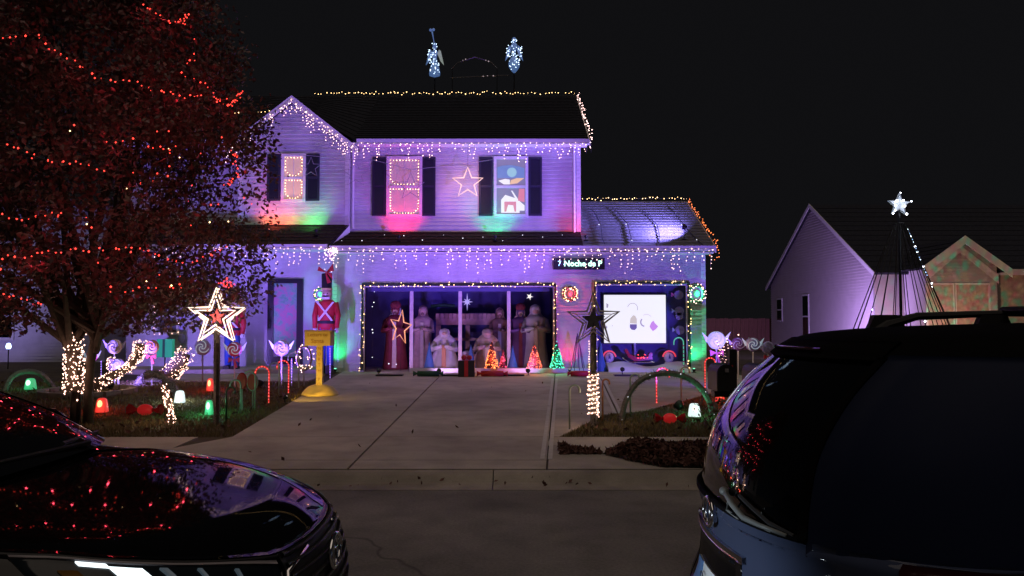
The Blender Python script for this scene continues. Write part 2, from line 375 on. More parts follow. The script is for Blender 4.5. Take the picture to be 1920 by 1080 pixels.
# apron right of joint B : flare, and the slab of the third bay
fl = [gnd(1047, 838), gnd(1120, 851), gnd(1180, 866), gnd(1250, 878)]
pts = [(xb(8.775)+G, 8.775), (2.2, 8.775)] + [(p.x, p.y) for p in reversed(fl)] + [(xb(fl[0].y)+G, fl[0].y)]
slab(dv, [(p[0], max(8.775, p[1])) for p in pts])
sidl = .55
slab(dv, [(xb(9.5)+G, fl[0].y+.02), (fl[0].x, fl[0].y+.02), (fl[0].x+.03, 10.8), (xb(10.8)+G, 10.8)], 'concrete2')
re = [gnd(1047, 816), gnd(1132, 779), gnd(1200, 773), gnd(1285, 752), gnd(1345, 735)]
jc = [gnd(1128, 712), gnd(1158, 776)]
slab(dv, [(xb(10.82)+G, 10.83), (re[0].x, 10.83), (re[1].x, re[1].y), (jc[1].x-G, jc[1].y), (jc[0].x-G, jc[0].y), (jc[0].x-G, 20.66), (xb(20.66)+G, 20.66)])
slab(dv, [(jc[1].x+G, jc[1].y), (re[2].x, re[2].y), (re[3].x, re[3].y), (re[4].x, re[4].y), (5.6, re[4].y+1), (5.6, 20.66), (jc[0].x+G, 20.66), (jc[0].x+G, jc[0].y)])
# pale joint filler strips beside joints B and C
for (f0, f1) in ((jb[0], jb[1]), (jc[0], jc[1])):
    for sgn in (-1, 1):
        m = MB(); ox = sgn * .045
        a = Vector((f0.x + ox, min(f0.y, 20.6), 0)); b_ = Vector((f1.x + ox, max(f1.y, 9.3), 0))
        m.prismz([(b_.x-.026, b_.y), (b_.x+.026, b_.y), (a.x+.026, a.y), (a.x-.026, a.y)], lambda y: gz(y)+.004, lambda y: gz(y)+.016)
        m.build('joint_strip', 'joint', dv)
# walk from drive to front door, porch slab
wk = thing('walkway', 'pale concrete walk and porch step below the front door', 'walkway', (-6, 19, .4)); wk['kind'] = 'structure'
slab(wk, [(-8.6, 18.2), (-6.7, 18.2), (-6.7, 20.0), (-8.6, 20.0)], 'concrete2', .02); slab(wk, [(-6.68, 18.2), (-4.62, 18.2), (-4.62, 20.0), (-6.68, 20.0)], 'concrete2', .02)
slab(wk, [(-9.8, 20.02), (-4.64, 20.02), (-4.64, 21.15), (-9.8, 21.15)], 'concrete2', .12, 'porch_slab')
# ------------------------------------------------------------------ grass and fallen leaves
def inpoly(x, y, poly):
    c = np.zeros(len(x), bool); n = len(poly)
    for i in range(n):
        x0, y0 = poly[i]; x1, y1 = poly[(i+1) % n]
        k = ((y0 > y) != (y1 > y)) & (x < (x1-x0) * (y - y0) / (y1 - y0 + 1e-12) + x0); c ^= k
    return c
gzv = np.vectorize(gz)
def blades(poly, n, h, w, name, m, seed, label=None, mound=None, flat=0.):
    r = np.random.default_rng(seed); P = np.array(poly)
    x = r.uniform(P[:,0].min(), P[:,0].max(), n*2); y = P[:,1].min() + (P[:,1].max() - P[:,1].min()) * r.uniform(0, 1, n*2) ** 1.25
    k = inpoly(x, y, poly); x, y = x[k][:n], y[k][:n]; N = len(x)
    z = gzv(y) + (mound(x, y) if mound else 0)
    a = r.uniform(0, 2*PI, N); hh = h * r.uniform(.5, 1.3, N); ln = r.uniform(-1, 1, (2, N)) * hh * .6
    ww = w * r.uniform(.6, 1.4, N)
    v = np.empty((N, 3, 3)); v[:,0] = np.c_[x - np.cos(a)*ww, y - np.sin(a)*ww, z]; v[:,1] = np.c_[x + np.cos(a)*ww, y + np.sin(a)*ww, z]
    v[:,2] = np.c_[x + ln[0], y + ln[1], z + hh]
    b = MB(); b.v = v.reshape(-1, 3).tolist(); b.f = np.arange(3*N).reshape(-1, 3).tolist(); b.m = [0]*N
    return b.build(name, m, kind='stuff')
lawnl = [(xl(10.85), 10.86), (xl(13), 13), (xl(16), 16), (xl(18), 18.1), (-11, 18.1), (-14, 14), (-9, 10.86)]
lawnr = [(re[0].x+.04, 10.87), (re[1].x+.04, re[1].y), (re[2].x+.05, re[2].y-.05), (re[3].x+.05, re[3].y-.05), (re[4].x+.05, re[4].y-.05), (7.5, 16), (7, 10.87)]
blades(lawnl, 46000, .055, .006, 'grass', 'grassa', 1); blades(lawnr, 26000, .055, .006, 'grass', 'grassa', 2)
bed = [(p.x, max(p.y, 8.8)) for p in fl] + [(4.6, 8.86), (6.5, 8.86), (6.5, 9.6), (fl[0].x, 9.58)]
_fx = [p.x for p in fl] + [4.6]; _fy = [max(8.8, p.y) for p in fl] + [8.82]
def bedm(x, y):
    yl = np.interp(x, _fx, _fy); return .15 * np.clip((x - fl[0].x + .05) / .9, 0, 1) * np.sqrt(np.clip((y - yl + .04) / .22, 0.02, 1)) * np.clip((9.68 - y) / .2, .2, 1) * (.85 + .25*np.sin(x*5.1+y*3) * np.cos(x*2.3))
bm_ = MB(); nx, ny = 60, 12
xs = np.linspace(fl[0].x, 6.5, nx); vs = []
for j in range(ny):
    for i in range(nx):
        # lower edge follows the flare
        ex = xs[i]; yl = np.interp(ex, [p.x for p in fl] + [4.6], [max(8.8, p.y) for p in fl] + [8.8]); yy = yl + (9.6 - yl) * j / (ny-1)
        vs.append((ex, yy, gz(yy) + .012 + float(bedm(np.array([ex]), np.array([yy]))[0]) - (.01 if j in (0, ny-1) else 0)))
bm_.add(vs, [(j*nx+i, j*nx+i+1, (j+1)*nx+i+1, (j+1)*nx+i) for j in range(ny-1) for i in range(nx-1)])
bm_.build('leaf_bed', 'soil', kind='structure')
def leaves(poly, n, size, name, m, seed, mound=None):
    r = np.random.default_rng(seed); P = np.array(poly)
    x = r.uniform(P[:,0].min(), P[:,0].max(), n*3); y = r.uniform(P[:,1].min(), P[:,1].max(), n*3); k = inpoly(x, y, poly); x, y = x[k][:n], y[k][:n]; N = len(x)
    z = gzv(y) + .02 + (mound(x, y) if mound is not None else 0) + r.uniform(0, .03, N)
    return leafcloud(np.c_[x, y, z], size, name, m, r)
def leafcloud(C, size, name, m, r, parent=None, kind='stuff', mats=None):
    N = len(C); u = r.normal(size=(N,3)); u /= np.linalg.norm(u, axis=1)[:,None]; w = r.normal(size=(N,3)); w -= u * (u*w).sum(1)[:,None]; w /= np.linalg.norm(w, axis=1)[:,None]
    s = size * r.uniform(.6, 1.3, N)[:,None]
    v = np.empty((N,4,3)); v[:,0] = C - u*s; v[:,1] = C + w*s*.52; v[:,2] = C + u*s; v[:,3] = C - w*s*.52
    v[:,1] += np.cross(u, w) * s * .2
    b = MB(); b.v = v.reshape(-1,3).tolist(); b.f = np.arange(4*N).reshape(-1,4).tolist(); b.m = (r.uniform(0,1,N) < .3).astype(int).tolist() if mats else [0]*N
    return b.build(name, mats or m, parent, kind=kind)
leaves([(p[0], p[1]-.05) if p[1] < 9.5 else p for p in bed], 9000, .05, 'fallen_leaves', 'leafbed', 5, bedm)
leaves(lawnl, 420, .05, 'fallen_leaves', 'leafbed', 6); leaves(lawnr, 160, .05, 'fallen_leaves', 'leafbed', 8)
leaves([(-20, 8.25), (6, 8.25), (6, 8.62), (-20, 8.62)], 110, .03, 'fallen_leaves', 'leafbed', 9); leaves([(-4, 9), (2.2, 9), (2.2, 20), (-3.2, 20)], 26, .03, 'fallen_leaves', 'leafbed', 10)
# garden edging ring on the left lawn
eg = thing('garden_edging', 'curved stone edging around a mulch ring beside the lit tree trunk', 'edging', gnd(165, 742))
c = gnd(165, 738)
for i in range(16):
    a0, a1 = 2*PI*i/16 + .03, 2*PI*(i+1)/16 - .03; m = MB()
    m.prismz([(c.x + rr*1.05*math.cos(a), c.y + rr*1.0*math.sin(a)) for rr, a in ((.72,a0),(.86,a0),(.86,a1),(.72,a1))], lambda y: gz(y)-.02, lambda y: gz(y)+.10); m.build('edging_stone', 'brick', eg)
# ------------------------------------------------------------------ HOUSE
GY, UY, BY, PY = 20.70, 21.30, 21.15, 21.20       # garage face, upper face, gable bay face, porch wall
g0 = gz(GY)
GX0, GX1 = -4.62, 4.99
house = thing('house', 'two-storey pale sided house washed in purple light with a three-bay garage', 'house', (-3, 21, g0))
LAP = .105
def siding(rects, Y, tri=None, axis='y', name='siding', m='siding', parent=house, sgn=-1):
    """rects: (x0,x1,z0,z1) clad with lapped courses; tri: (xl,zl,xp,zp,xr,zr) gable"""
    b = MB()
    def strip(x0a, x1a, x0b, x1b, za, zb):
        k = math.floor(za / LAP + 1e-6) * LAP
        oa = .028 * (1 - (za - k) / LAP) + .003; ob = .028 * (1 - (zb - k) / LAP) + .003
        vs = [(x0a, oa, za), (x1a, oa, za), (x1b, ob, zb), (x0b, ob, zb)]; fs = [(0,1,2,3)]
        if za - k < 1e-4: vs += [(x0a, .002, za), (x1a, .002, za)]; fs += [(4,5,1,0)]
        vs = [(v[0], Y + sgn*v[1], v[2]) if axis == 'y' else (Y + sgn*v[1], v[0], v[2]) for v in vs]
        b.add(vs, fs)
    for x0, x1, z0, z1 in rects:
        z = z0
        while z < z1 - 1e-4:
            e = min(z1, (math.floor(z / LAP + 1e-6) + 1) * LAP); strip(x0, x1, x0, x1, z, e); z = e
    if tri:
        x0, zl, xp, zp, x1, zr = tri
        def span(z):
            a = x0 if z <= zl else x0 + (xp - x0) * (z - zl) / (zp - zl); c_ = x1 if z <= zr else x1 + (xp - x1) * (z - zr) / (zp - zr); return a, c_
        z = min(zl, zr)
        while z < zp - 1e-3:
            e = min(zp, (math.floor(z / LAP + 1e-6) + 1) * LAP); a, c_ = span(z); d, f = span(e); strip(a, c_, d, f, z, e); z = e
    return b.build(name, m, parent, kind='stuff')
def roof(p00, p10, p11, p01, n, name, m, parent=house, th=.05):
    """lapped courses from the eave edge p00-p10 up to the ridge edge p01-p11"""
    a, b_, c_, d = map(Vector, (p00, p10, p11, p01)); nrm = (b_ - a).cross(d - a).normalized()
    if nrm.z < 0: nrm = -nrm
    m_ = MB(); vs = []; fs = []
    for i in range(n):
        t0, t1 = i / n, (i + 1) / n; l0, r0 = a.lerp(d, t0), b_.lerp(c_, t0); l1, r1 = a.lerp(d, t1), b_.lerp(c_, t1); k = len(vs)
        vs += [l0 + nrm*.006, r0 + nrm*.006, l0 + nrm*.022, r0 + nrm*.022, l1 + nrm*.007, r1 + nrm*.007]; fs += [(k,k+1,k+3,k+2), (k+2,k+3,k+5,k+4)]
    m_.add(vs, fs)
    lo = [p - nrm * th for p in (a, b_, c_, d)]
    m_.add([a, b_, c_, d] + lo, [(4,7,6,5), (0,1,5,4), (1,2,6,5), (2,3,7,6), (3,0,4,7)])
    return m_.build(name, m, parent, kind='stuff')
O1 = (-3.80, 1.06, 2.62); O2 = (2.20, 4.50, 2.66)     # garage openings: x0, x1, top
EZ = 3.56
b = MB()
for x0, x1, z0, z1 in ((GX0, O1[0], g0-.2, EZ), (O1[1], O2[0], g0-.2, EZ), (O2[1], GX1, g0-.2, EZ), (O1[0], O1[1], O1[2], EZ), (O2[0], O2[1], O2[2], EZ)):
    b.box((x0, GY, z0), (x1, GY+.12, z1))
b.box((GX1-.12, GY+.12, g0-.2), (GX1, 27, EZ)); b.box((GX0, GY+.12, g0-.2), (GX0+.12, 23.3, EZ)); b.box((GX0, 26.9, g0-.2), (GX1-.12, 27, EZ))
b.build('wall', 'white', house)
siding([(GX0, O1[0], g0, EZ), (O1[1], O2[0], g0, EZ), (O2[1], GX1, g0, EZ), (O1[0], O1[1], O1[2], EZ), (O2[0], O2[1], O2[2], EZ)], GY)
b = MB(); b.box((GX0+.12, 23.2, g0-.1), (1.6, 23.3, 3.0)); b.box((1.6, GY+.12, g0-.1), (1.7, 23.3, 3.0)); b.box((GX0+.12, GY+.12, 2.9), (GX1-.12, 26.9, 3.0)); b.build('garage_lining', 'navy', house)
b = MB(); b.box((1.7, 21.45, g0-.1), (GX1-.12, 21.5, 2.9)); b.build('blue_panel', 'navy2', house)
b = MB(); b.box((GX0+.12, GY+.02, g0-.15), (GX1-.12, 23.3, g0)); b.build('garage_floor', 'concrete', house)
b = MB(); b.box((-10.2, 21.42, g0-.2), (GX0, 28.9, 4.2)); b.box((-10.2, UY, 4.2), (1.82, 28.9, 6.5)); b.box((GX0, 21.42, 3.9), (1.82, 28.9, 4.2)); b.build('main_wall', 'white', house)
b = MB(); b.box((-10.2, PY, g0-.2), (GX0, PY+.2, 3.75)); b.build('porch_wall', 'white', house)
siding([(-10.2, GX0-.02, g0+.1, 3.72)], PY)
siding([(-4.34, 1.82, 3.95, 6.46), (-10.2, -7.30, 3.95, 6.46)], UY)
BX0, BX1, BXP, BZP, BZE = -7.28, -4.34, -5.81, 7.58, 6.44
b = MB(); b.prism([(BX0, 4.1), (BX1, 4.1), (BX1, BZE), (BXP, BZP), (BX0, BZE)], BY, 23.2); b.build('gable_wall', 'white', house)
siding([(BX0, BX1, 4.1, BZE)], BY, (BX0, BZE, BXP, BZP, BX1, BZE))
# corner boards
b = MB()
for (x0, x1, Y, z0, z1) in ((GX0-.03, GX0+.09, GY-.026, g0, EZ), (GX1-.09, GX1+.02, GY-.026, g0, EZ), (1.73, 1.84, UY-.026, 4.06, 6.45), (BX1-.10, BX1+.02, BY-.026, 4.28, BZE-.1), (BX0, BX0+.1, BY-.026, 4.28, BZE-.1)):
    o = MB(); o.box((x0, Y, z0), (x1, Y+.04, z1)); o.build('corner_board', 'white', house)
# roofs
VE, VY, VZ = 1.64, 22.93, 7.68      # valley of the small gable
roof((BXP+VE, 20.86, 6.50), (2.02, 20.86, 6.50), (2.02, 25.0, 8.86), (BXP+VE, 25.0, 8.86), 26, 'roof', 'shingle')
roof((-10.4, 20.86, 6.50), (BXP-VE, 20.86, 6.50), (BXP-VE, 25.0, 8.86), (-10.4, 25.0, 8.86), 26, 'roof', 'shingle')
roof((BXP, VY, VZ), (BXP+VE, 20.86, 6.50), (BXP+VE, 25.0, 8.86), (BXP, 25.0, 8.86), 14, 'roof_valley', 'shingle')
roof((BXP-VE, 20.86, 6.50), (BXP, VY, VZ), (BXP, 25.0, 8.86), (BXP-VE, 25.0, 8.86), 14, 'roof_valley', 'shingle')
roof((2.02, 29.2, 6.50), (-10.4, 29.2, 6.50), (-10.4, 25.0, 8.86), (2.02, 25.0, 8.86), 12, 'rear_roof', 'shingle')
b = MB(); b.add([(1.80, 21.3, 6.5), (1.80, 28.9, 6.5), (1.80, 25, 8.78), (-10.2, 21.3, 6.5), (-10.2, 28.9, 6.5), (-10.2, 25, 8.78)], [(0,1,2), (3,5,4), (0,2,5,3), (1,4,5,2), (0,3,4,1)]); b.build('gable_end', 'white', house)
gs = (7.66 - 6.30) / 1.72
roof((BXP-1.72, 20.88, 6.30), (BXP-1.72, 23.4, 6.30), (BXP, 23.4, 7.66), (BXP, 20.88, 7.66), 8, 'gable_roof', 'shingle')
roof((BXP+1.72, 20.88, 6.30), (BXP+1.72, 23.4, 6.30), (BXP, 23.4, 7.66), (BXP, 20.88, 7.66), 8, 'gable_roof', 'shingle')
for sg in (-1, 1):
    b = MB(); b.prism([(BXP, 7.69), (BXP + sg*1.76, 6.30), (BXP + sg*1.76, 6.12), (BXP, 7.50)], 20.84, 20.87); b.build('barge_board', 'white', house)
# garage roofs
sl = .5
ezr = 3.64
roof((GX0+.02, 20.33, ezr), (1.82, 20.33, ezr), (1.82, 21.34, ezr+.505), (GX0+.02, 21.34, ezr+.505), 5, 'pent_roof', 'shingle3')
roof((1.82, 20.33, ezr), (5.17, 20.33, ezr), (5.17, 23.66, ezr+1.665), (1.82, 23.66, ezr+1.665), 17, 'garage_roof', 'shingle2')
roof((5.17, 27.1, ezr), (GX0, 27.1, ezr), (GX0, 23.66, ezr+1.665), (5.17, 23.66, ezr+1.665), 10, 'rear_garage_roof', 'shingle')
b = MB(); b.add([(4.97, 20.7, 3.5), (4.97, 27, 3.5), (4.97, 23.66, 5.2), (1.84, 20.7, 3.5), (1.84, 27, 3.5), (1.84, 23.66, 5.2)], [(0,1,2), (3,5,4), (0,2,5,3), (1,4,5,2)]); b.build('garage_gable', 'white', house)
# porch roof
roof((-10.4, 20.33, 3.69), (GX0-.05, 20.33, 3.69), (-4.33, 21.16, 4.30), (-10.4, 21.16, 4.30), 6, 'porch_roof', 'shingle3')
b = MB(); b.add([(GX0-.03, 20.33, 3.62), (-4.31, 21.2, 4.30), (-4.31, 21.2, 3.62), (GX0+.0, 20.33, 3.66)], [(0,1,2)]); b.build('porch_cheek', 'white', house)
# gutters, fascia, soffits
def gutter(x0, x1, Y, z, h=.13):
    m = MB(); m.prismz([(x0, Y-.11), (x1, Y-.11), (x1, Y), (x0, Y)], z-h, z); return m.build('gutter', 'white', house)
gutter(GX0-.02, 5.17, 20.33, ezr+.01); gutter(-10.4, GX0-.08, 20.33, 3.69); gutter(BXP+1.74, 2.02, 20.86, 6.51); gutter(-10.4, BXP-1.74, 20.86, 6.51)
b = MB(); b.box((GX0, 20.33, EZ-.10), (5.14, 20.69, EZ-.06)); b.box((-10.4, 20.33, 3.56), (GX0-.04, 21.19, 3.60)); b.box((-4.3, 20.86, 6.40), (2.0, 21.29, 6.44)); b.box((-10.3, 20.86, 6.40), (-7.3, 21.29, 6.44)); b.build('soffit', 'white', house)
# rake boards at right ends
m = MB(); m.add([(2.02, 20.86, 6.34), (2.02, 25, 8.70), (2.02, 25, 8.86), (2.02, 20.86, 6.50), (2.06, 20.86, 6.34), (2.06, 25, 8.70), (2.06, 25, 8.86), (2.06, 20.86, 6.50)], [(0,1,2,3),(4,7,6,5),(0,4,5,1),(3,2,6,7),(0,3,7,4),(1,5,6,2)]); m.build('rake_board', 'white', house)
m = MB(); m.add([(5.17, 20.33, 3.48), (5.17, 23.66, 5.15), (5.17, 23.66, 5.30), (5.17, 20.33, 3.63), (5.21, 20.33, 3.48), (5.21, 23.66, 5.15), (5.21, 23.66, 5.30), (5.21, 20.33, 3.63)], [(0,1,2,3),(4,7,6,5),(0,4,5,1),(3,2,6,7),(0,3,7,4),(1,5,6,2)]); m.build('rake_board', 'white', house)
for (xx, yy, z0, z1) in ((1.66, UY-.05, 4.1, 6.38), (-4.25, UY-.05, 4.2, 6.3)):
    m = MB(); m.tube([(xx, yy, z0), (xx, yy, z1), (xx, yy-.3, z1+.08)], .035, 6); m.build('downspout', 'white', house)
# garage trim
def trim(x0, x1, top):
    for a, c_ in (((x0-.10, g0), (x0, top)), ((x1, g0), (x1+.10, top)), ((x0-.10, top), (x1+.10, top+.11))):
        m = MB(); m.box((a[0], GY-.035, a[1]), (c_[0], GY+.12, c_[1])); m.build('garage_trim', 'white', house)
trim(*O1); trim(*O2)
# windows
def window(x0, x1, z0, z1, Y, curtain, mull=True):
    fr = MB(); t = .075
    fr.box((x0-t, Y-.06, z0-t), (x0, Y, z1+t)); fr.box((x1, Y-.06, z0-t), (x1+t, Y, z1+t)); fr.box((x0, Y-.06, z1), (x1, Y, z1+t)); fr.box((x0-.02, Y-.08, z0-t), (x1+.02, Y, z0))
    w = fr.build('window', 'white', house)
    zm = (z0 + z1) / 2
    s = MB(); s.box((x0, Y-.045, zm-.035), (x1, Y-.012, zm+.035)); s.build('sash_rail', 'white', w)
    for a, c_ in ((z0, zm-.035), (zm+.035, z1)):
        p = MB(); p.box((x0, Y-.020, a), (x1, Y-.014, c_)); p.build('pane', curtain, w)
        if mull:
            q = MB(); q.box(((x0+x1)/2-.006, Y-.03, a), ((x0+x1)/2+.006, Y-.021, c_)); q.build('muntin', 'white', w)
    return w, zm
def shutter(x0, x1, z0, z1, Y):
    m = MB(); t = .055
    m.box((x0, Y-.05, z0), (x0+t, Y-.02, z1)); m.box((x1-t, Y-.05, z0), (x1, Y-.02, z1))
    for a in (z0, (z0+z1)/2-t/2, z1-t): m.box((x0+t, Y-.05, a), (x1-t, Y-.02, a+t))
    s = m.build('shutter', 'shutter', house); l = MB(); z = z0 + t
    while z < z1 - t:
        l.add([(x0+t, Y-.045, z), (x1-t, Y-.045, z), (x1-t, Y-.024, z+.05), (x0+t, Y-.024, z+.05)], [(0,1,2,3)]); z += .045
    l.build('louvre', 'shutter', s, kind='stuff')
def px_rect(x0, x1, y0, y1, Y): a = at(x0, y1, Y); c_ = at(x1, y0, Y); return a.x, c_.x, a.z, c_.z
YF = UY - .02
wins = []
r = px_rect(533, 569, 294, 374, BY-.02); w, zm = window(*r, BY-.02, 'curtain'); wins.append((w, r, zm, BY-.02))
r = px_rect(730, 787, 299, 402, YF); w, zm = window(*r, YF, 'curtain2'); wins.append((w, r, zm, YF))
r3 = px_rect(931, 985, 299, 402, YF); w3, zm3 = window(*r3, YF, 'pic_dim', False)
for a in ((501, 527, BY-.02), (574, 600, BY-.02)): q = px_rect(a[0], a[1], 290, 377, a[2]); shutter(*q, a[2])
for a in ((698, 724), (791, 817), (898, 924), (991, 1016)): q = px_rect(a[0], a[1], 295, 405, YF); shutter(*q, YF)
# ring of mini lights inside each sash
for (w, r, zm, Y) in wins:
    for k, (a, c_) in enumerate(((r[2], zm-.035), (zm+.035, r[3]))):
        rr = .16
        P = [(r[0]+.03, c_-.03), (r[0]+.03, a+rr), (r[0]+rr, a+.03), (r[1]-rr, a+.03), (r[1]-.03, a+rr), (r[1]-.03, c_-.03), (r[0]+.03, c_-.03)]
        path = [Vector((p[0], Y-.032, p[1])) for p in P]
        t = thing('window_light_string', ('warm lights ringing the ' + ('lower' if k == 0 else 'upper') + ' pane of the ' + ('narrow gable window' if w.name == 'window' else 'wide window behind a hanging star')), 'light string', path[0], 'light strings inside the upstairs windows')
        c2 = MB(); c2.tube(path, .004, 3); c2.build('cord', 'lwire', t); bulbs_mb(resample(path, .085 if k else .075), .0085).build('bulb', 'b_win', t, kind='stuff')
# third window: projected picture, its light put into glowing flat patches
x0, x1, z0, z1 = r3
pic = thing('window_picture', 'bright projected picture with blue sky and fireplace filling the upstairs window', 'picture', (x0, YF-.03, z0))
def flat(pts, y, m, parent, name='picture_patch'):
    q = MB(); q.prism(pts, y-.003, y); return q.build(name, m, parent)
wd = x1 - x0; hh = (z1 - z0) / 2
def U(u, v): return (x0 + u*wd, zm3 + .035 + v*(hh-.035))
def Lw(u, v): return (x0 + u*wd, z0 + v*(hh-.035))
flat([U(.03,.28), U(.97,.28), U(.97,.66), U(.8,.72), U(.5,.78), U(.2,.76), U(.03,.70)], YF-.023, 'pic_blue', pic)
flat([(U(.53,.5)[0] + .13*math.cos(a), U(.5,.50)[1] + .13*math.sin(a)) for a in np.linspace(0, 2*PI, 14, endpoint=False)], YF-.027, 'pic_teal', pic)
flat([U(.06,.18), U(.25,.04), U(.46,.04), U(.46,.22), U(.30,.25)], YF-.028, 'pic_white', pic)
flat([U(.46,.04), U(.72,.08), U(.96,.28), U(.7,.28), U(.5,.2)], YF-.029, 'pic_orange', pic)
flat([Lw(.16,.05), Lw(.8,.05), Lw(.8,.14), Lw(.97,.14), Lw(.97,.34), Lw(.78,.52), Lw(.55,.9), Lw(.5,.9), Lw(.64,.62), Lw(.30,.74), Lw(.16,.55)], YF-.025, 'pic_white', pic)
flat([Lw(.27,.1), Lw(.68,.1), Lw(.68,.48), Lw(.27,.48)], YF-.029, 'pic_red', pic)
flat([Lw(.34,.1), Lw(.62,.1), Lw(.58,.34), Lw(.40,.36)], YF-.033, 'pic_white', pic)
flat([Lw(.74,.52), Lw(.97,.46), Lw(.97,.97), Lw(.78,.97)], YF-.028, 'pic_red', pic)
# porch window and front door
rw = px_rect(297, 333, 562, 612, PY-.02); wq, _ = window(rw[0], rw[1], rw[2]-.15, rw[3], PY-.02, 'doorglass')
wp_ = [Vector((x_, PY-.10, z_)) for x_, z_ in ((rw[0]-.08, rw[2]-.15), (rw[0]-.08, rw[3]+.08), (rw[1]+.08, rw[3]+.08), (rw[1]+.08, rw[2]-.2), (rw[0]-.08, rw[2]-.2))]
LATE = wp_
for i in range(4):
    m = MB(); zc = rw[3] - .12 - i*.30; m.ball((at(343, 600, PY).x, PY-.06, zc), .10, .05, .13); m.build('porch_globe', 'lav', house, True)
dq = px_rect(503, 568, 523, 683, PY-.02); Yd = PY - .02
fr = MB(); fr.box((dq[0]-.02, Yd-.07, dq[2]), (dq[0]+.14, Yd, dq[3])); fr.box((dq[1]-.14, Yd-.07, dq[2]), (dq[1]+.02, Yd, dq[3])); fr.box((dq[0]+.14, Yd-.07, dq[3]-.12), (dq[1]-.14, Yd, dq[3])); fr.box((dq[0]+.14, Yd-.07, dq[2]), (dq[1]-.14, Yd, dq[2]+.2))
door = fr.build('door', 'doork', house)
m = MB(); m.box((dq[0]+.14, Yd-.04, dq[2]+.2), (dq[1]-.14, Yd-.03, dq[3]-.12)); m.build('door_reflections', 'doorreflect', door)
m = MB(); m.tube([(dq[0]+.05, Yd-.07, dq[2]+.95), (dq[0]+.05, Yd-.12, dq[2]+.97), (dq[0]+.05, Yd-.12, dq[2]+1.2), (dq[0]+.05, Yd-.07, dq[2]+1.22)], .014, 6); m.build('handle', 'chrome', door)
# low pale threshold board in front of the first bay
th0, th1 = at(770, 692, 20.55).x, at(1112, 692, 20.55).x
m = MB(); m.box((th0, 20.35, g0-.02), (th1, 20.62, g0+.11)); tag(m.build('threshold_board', 'white'), 'long low white board lying in front of the nativity garage bay', 'board')
# ------------------------------------------------------------------ LIGHT STRINGS on the house
def icicles(name, label, p0, p1, drop, seed, bulb='b_ice', r=.0115, spacing=.15):
    g = random.Random(seed); p0, p1 = Vector(p0), Vector(p1); L = (p1 - p0).length; ex = []
    n = int(L / spacing)
    for i in range(n):
        if g.random() < .12: continue
        p = p0.lerp(p1, (i + g.uniform(.1, .9)) / n); k = g.choice([2, 3, 3, 4, 5, 6]) if drop > .3 else g.choice([1, 2, 3, 4])
        q = p - Vector((0, 0, drop * k / 6)); pts = []
        for j in range(k):
            z = -drop * (j + .6 + g.uniform(-.3, .3)) / 6; pts.append(p + Vector((g.gauss(0, .022), -.012, z)))
        ex.append(([p, p + (q - p) * .5 + Vector((g.gauss(0, .015), 0, 0)), q], pts))
    return light_string(name, label, 'icicle lights', [p0, p1], bulb, .17, r, 'icicle lights under the eaves', 'lwire', .01, seed, ex)
icicles('icicle_lights', 'icicle lights hanging under the upstairs eave above the two wide windows', (BXP+1.7, 20.73, 6.38), (2.0, 20.73, 6.38), .50, 11)
icicles('icicle_lights', 'icicle lights hanging along the garage eave above both garage openings', (GX0, 20.20, 3.56), (5.12, 20.20, 3.56), .62, 12)
icicles('icicle_lights', 'icicle lights hanging along the porch eave above the front door', (-9.6, 20.20, 3.60), (GX0-.06, 20.20, 3.60), .55, 13)
# gable slopes
icicles('icicle_lights', 'icicle lights down the right slope of the small front gable', (BXP, 20.81, 7.56), (BXP+1.72, 20.81, 6.24), .46, 14, spacing=.09)
icicles('icicle_lights', 'icicle lights down the left slope of the small front gable by the tree', (BXP, 20.81, 7.56), (BXP-1.72, 20.81, 6.24), .40, 15, spacing=.09)
# corner cluster
cl = [Vector((GX0 + random.gauss(.06, .09), 20.18, 3.6 - abs(random.gauss(0, .22)))) for _ in range(46)]
t = thing('light_cluster', 'bunched knot of warm lights at the eave corner above the toy soldier', 'light cluster', (GX0, 20.2, 3.3)); m = MB(); m.tube([(GX0, 20.2, 3.6), (GX0+.1, 20.2, 3.2)], .008, 4); m.build('cord', 'lwire', t); bulbs_mb(cl, .013).build('bulb', 'b_ice', t, kind='stuff')
light_string('ridge_lights', 'gold lights along the main roof ridge below the angels', 'light string', [(-6.2, 24.95, 8.93), (2.02, 24.95, 8.93)], 'b_gold', .085, .013, 'light strings outlining the roofs', jitter=.022, seed=21)
light_string('ridge_lights', 'gold lights on the roof left of the small gable beside the tree', 'light string', [(-8.6, 23.0, 7.78), (-7.0, 23.0, 7.84)], 'b_gold', .11, .014, 'light strings outlining the roofs', jitter=.012, seed=22)
light_string('rake_lights', 'warm lights down the right rake of the tall main roof', 'light string', [(2.07, 25.0, 8.92), (2.09, 20.84, 6.56), (2.07, 20.74, 6.15)], 'b_ice', .09, .013, 'light strings outlining the roofs', jitter=.03, seed=23)
light_string('ridge_lights', 'gold lights along the ridge of the low garage roof', 'light string', [(1.86, 23.6, 5.38), (5.2, 23.6, 5.38)], 'b_gold', .085, .013, 'light strings outlining the roofs', jitter=.02, seed=24)
light_string('rake_lights', 'warm lights down the right rake of the low garage roof ending in a loop', 'light string', [(5.22, 23.6, 5.36), (5.24, 20.3, 3.68), (5.24, 20.2, 3.3), (5.10, 20.2, 3.25), (5.0, 20.2, 3.45)], 'b_orange', .07, .013, 'light strings outlining the roofs', jitter=.025, seed=25)
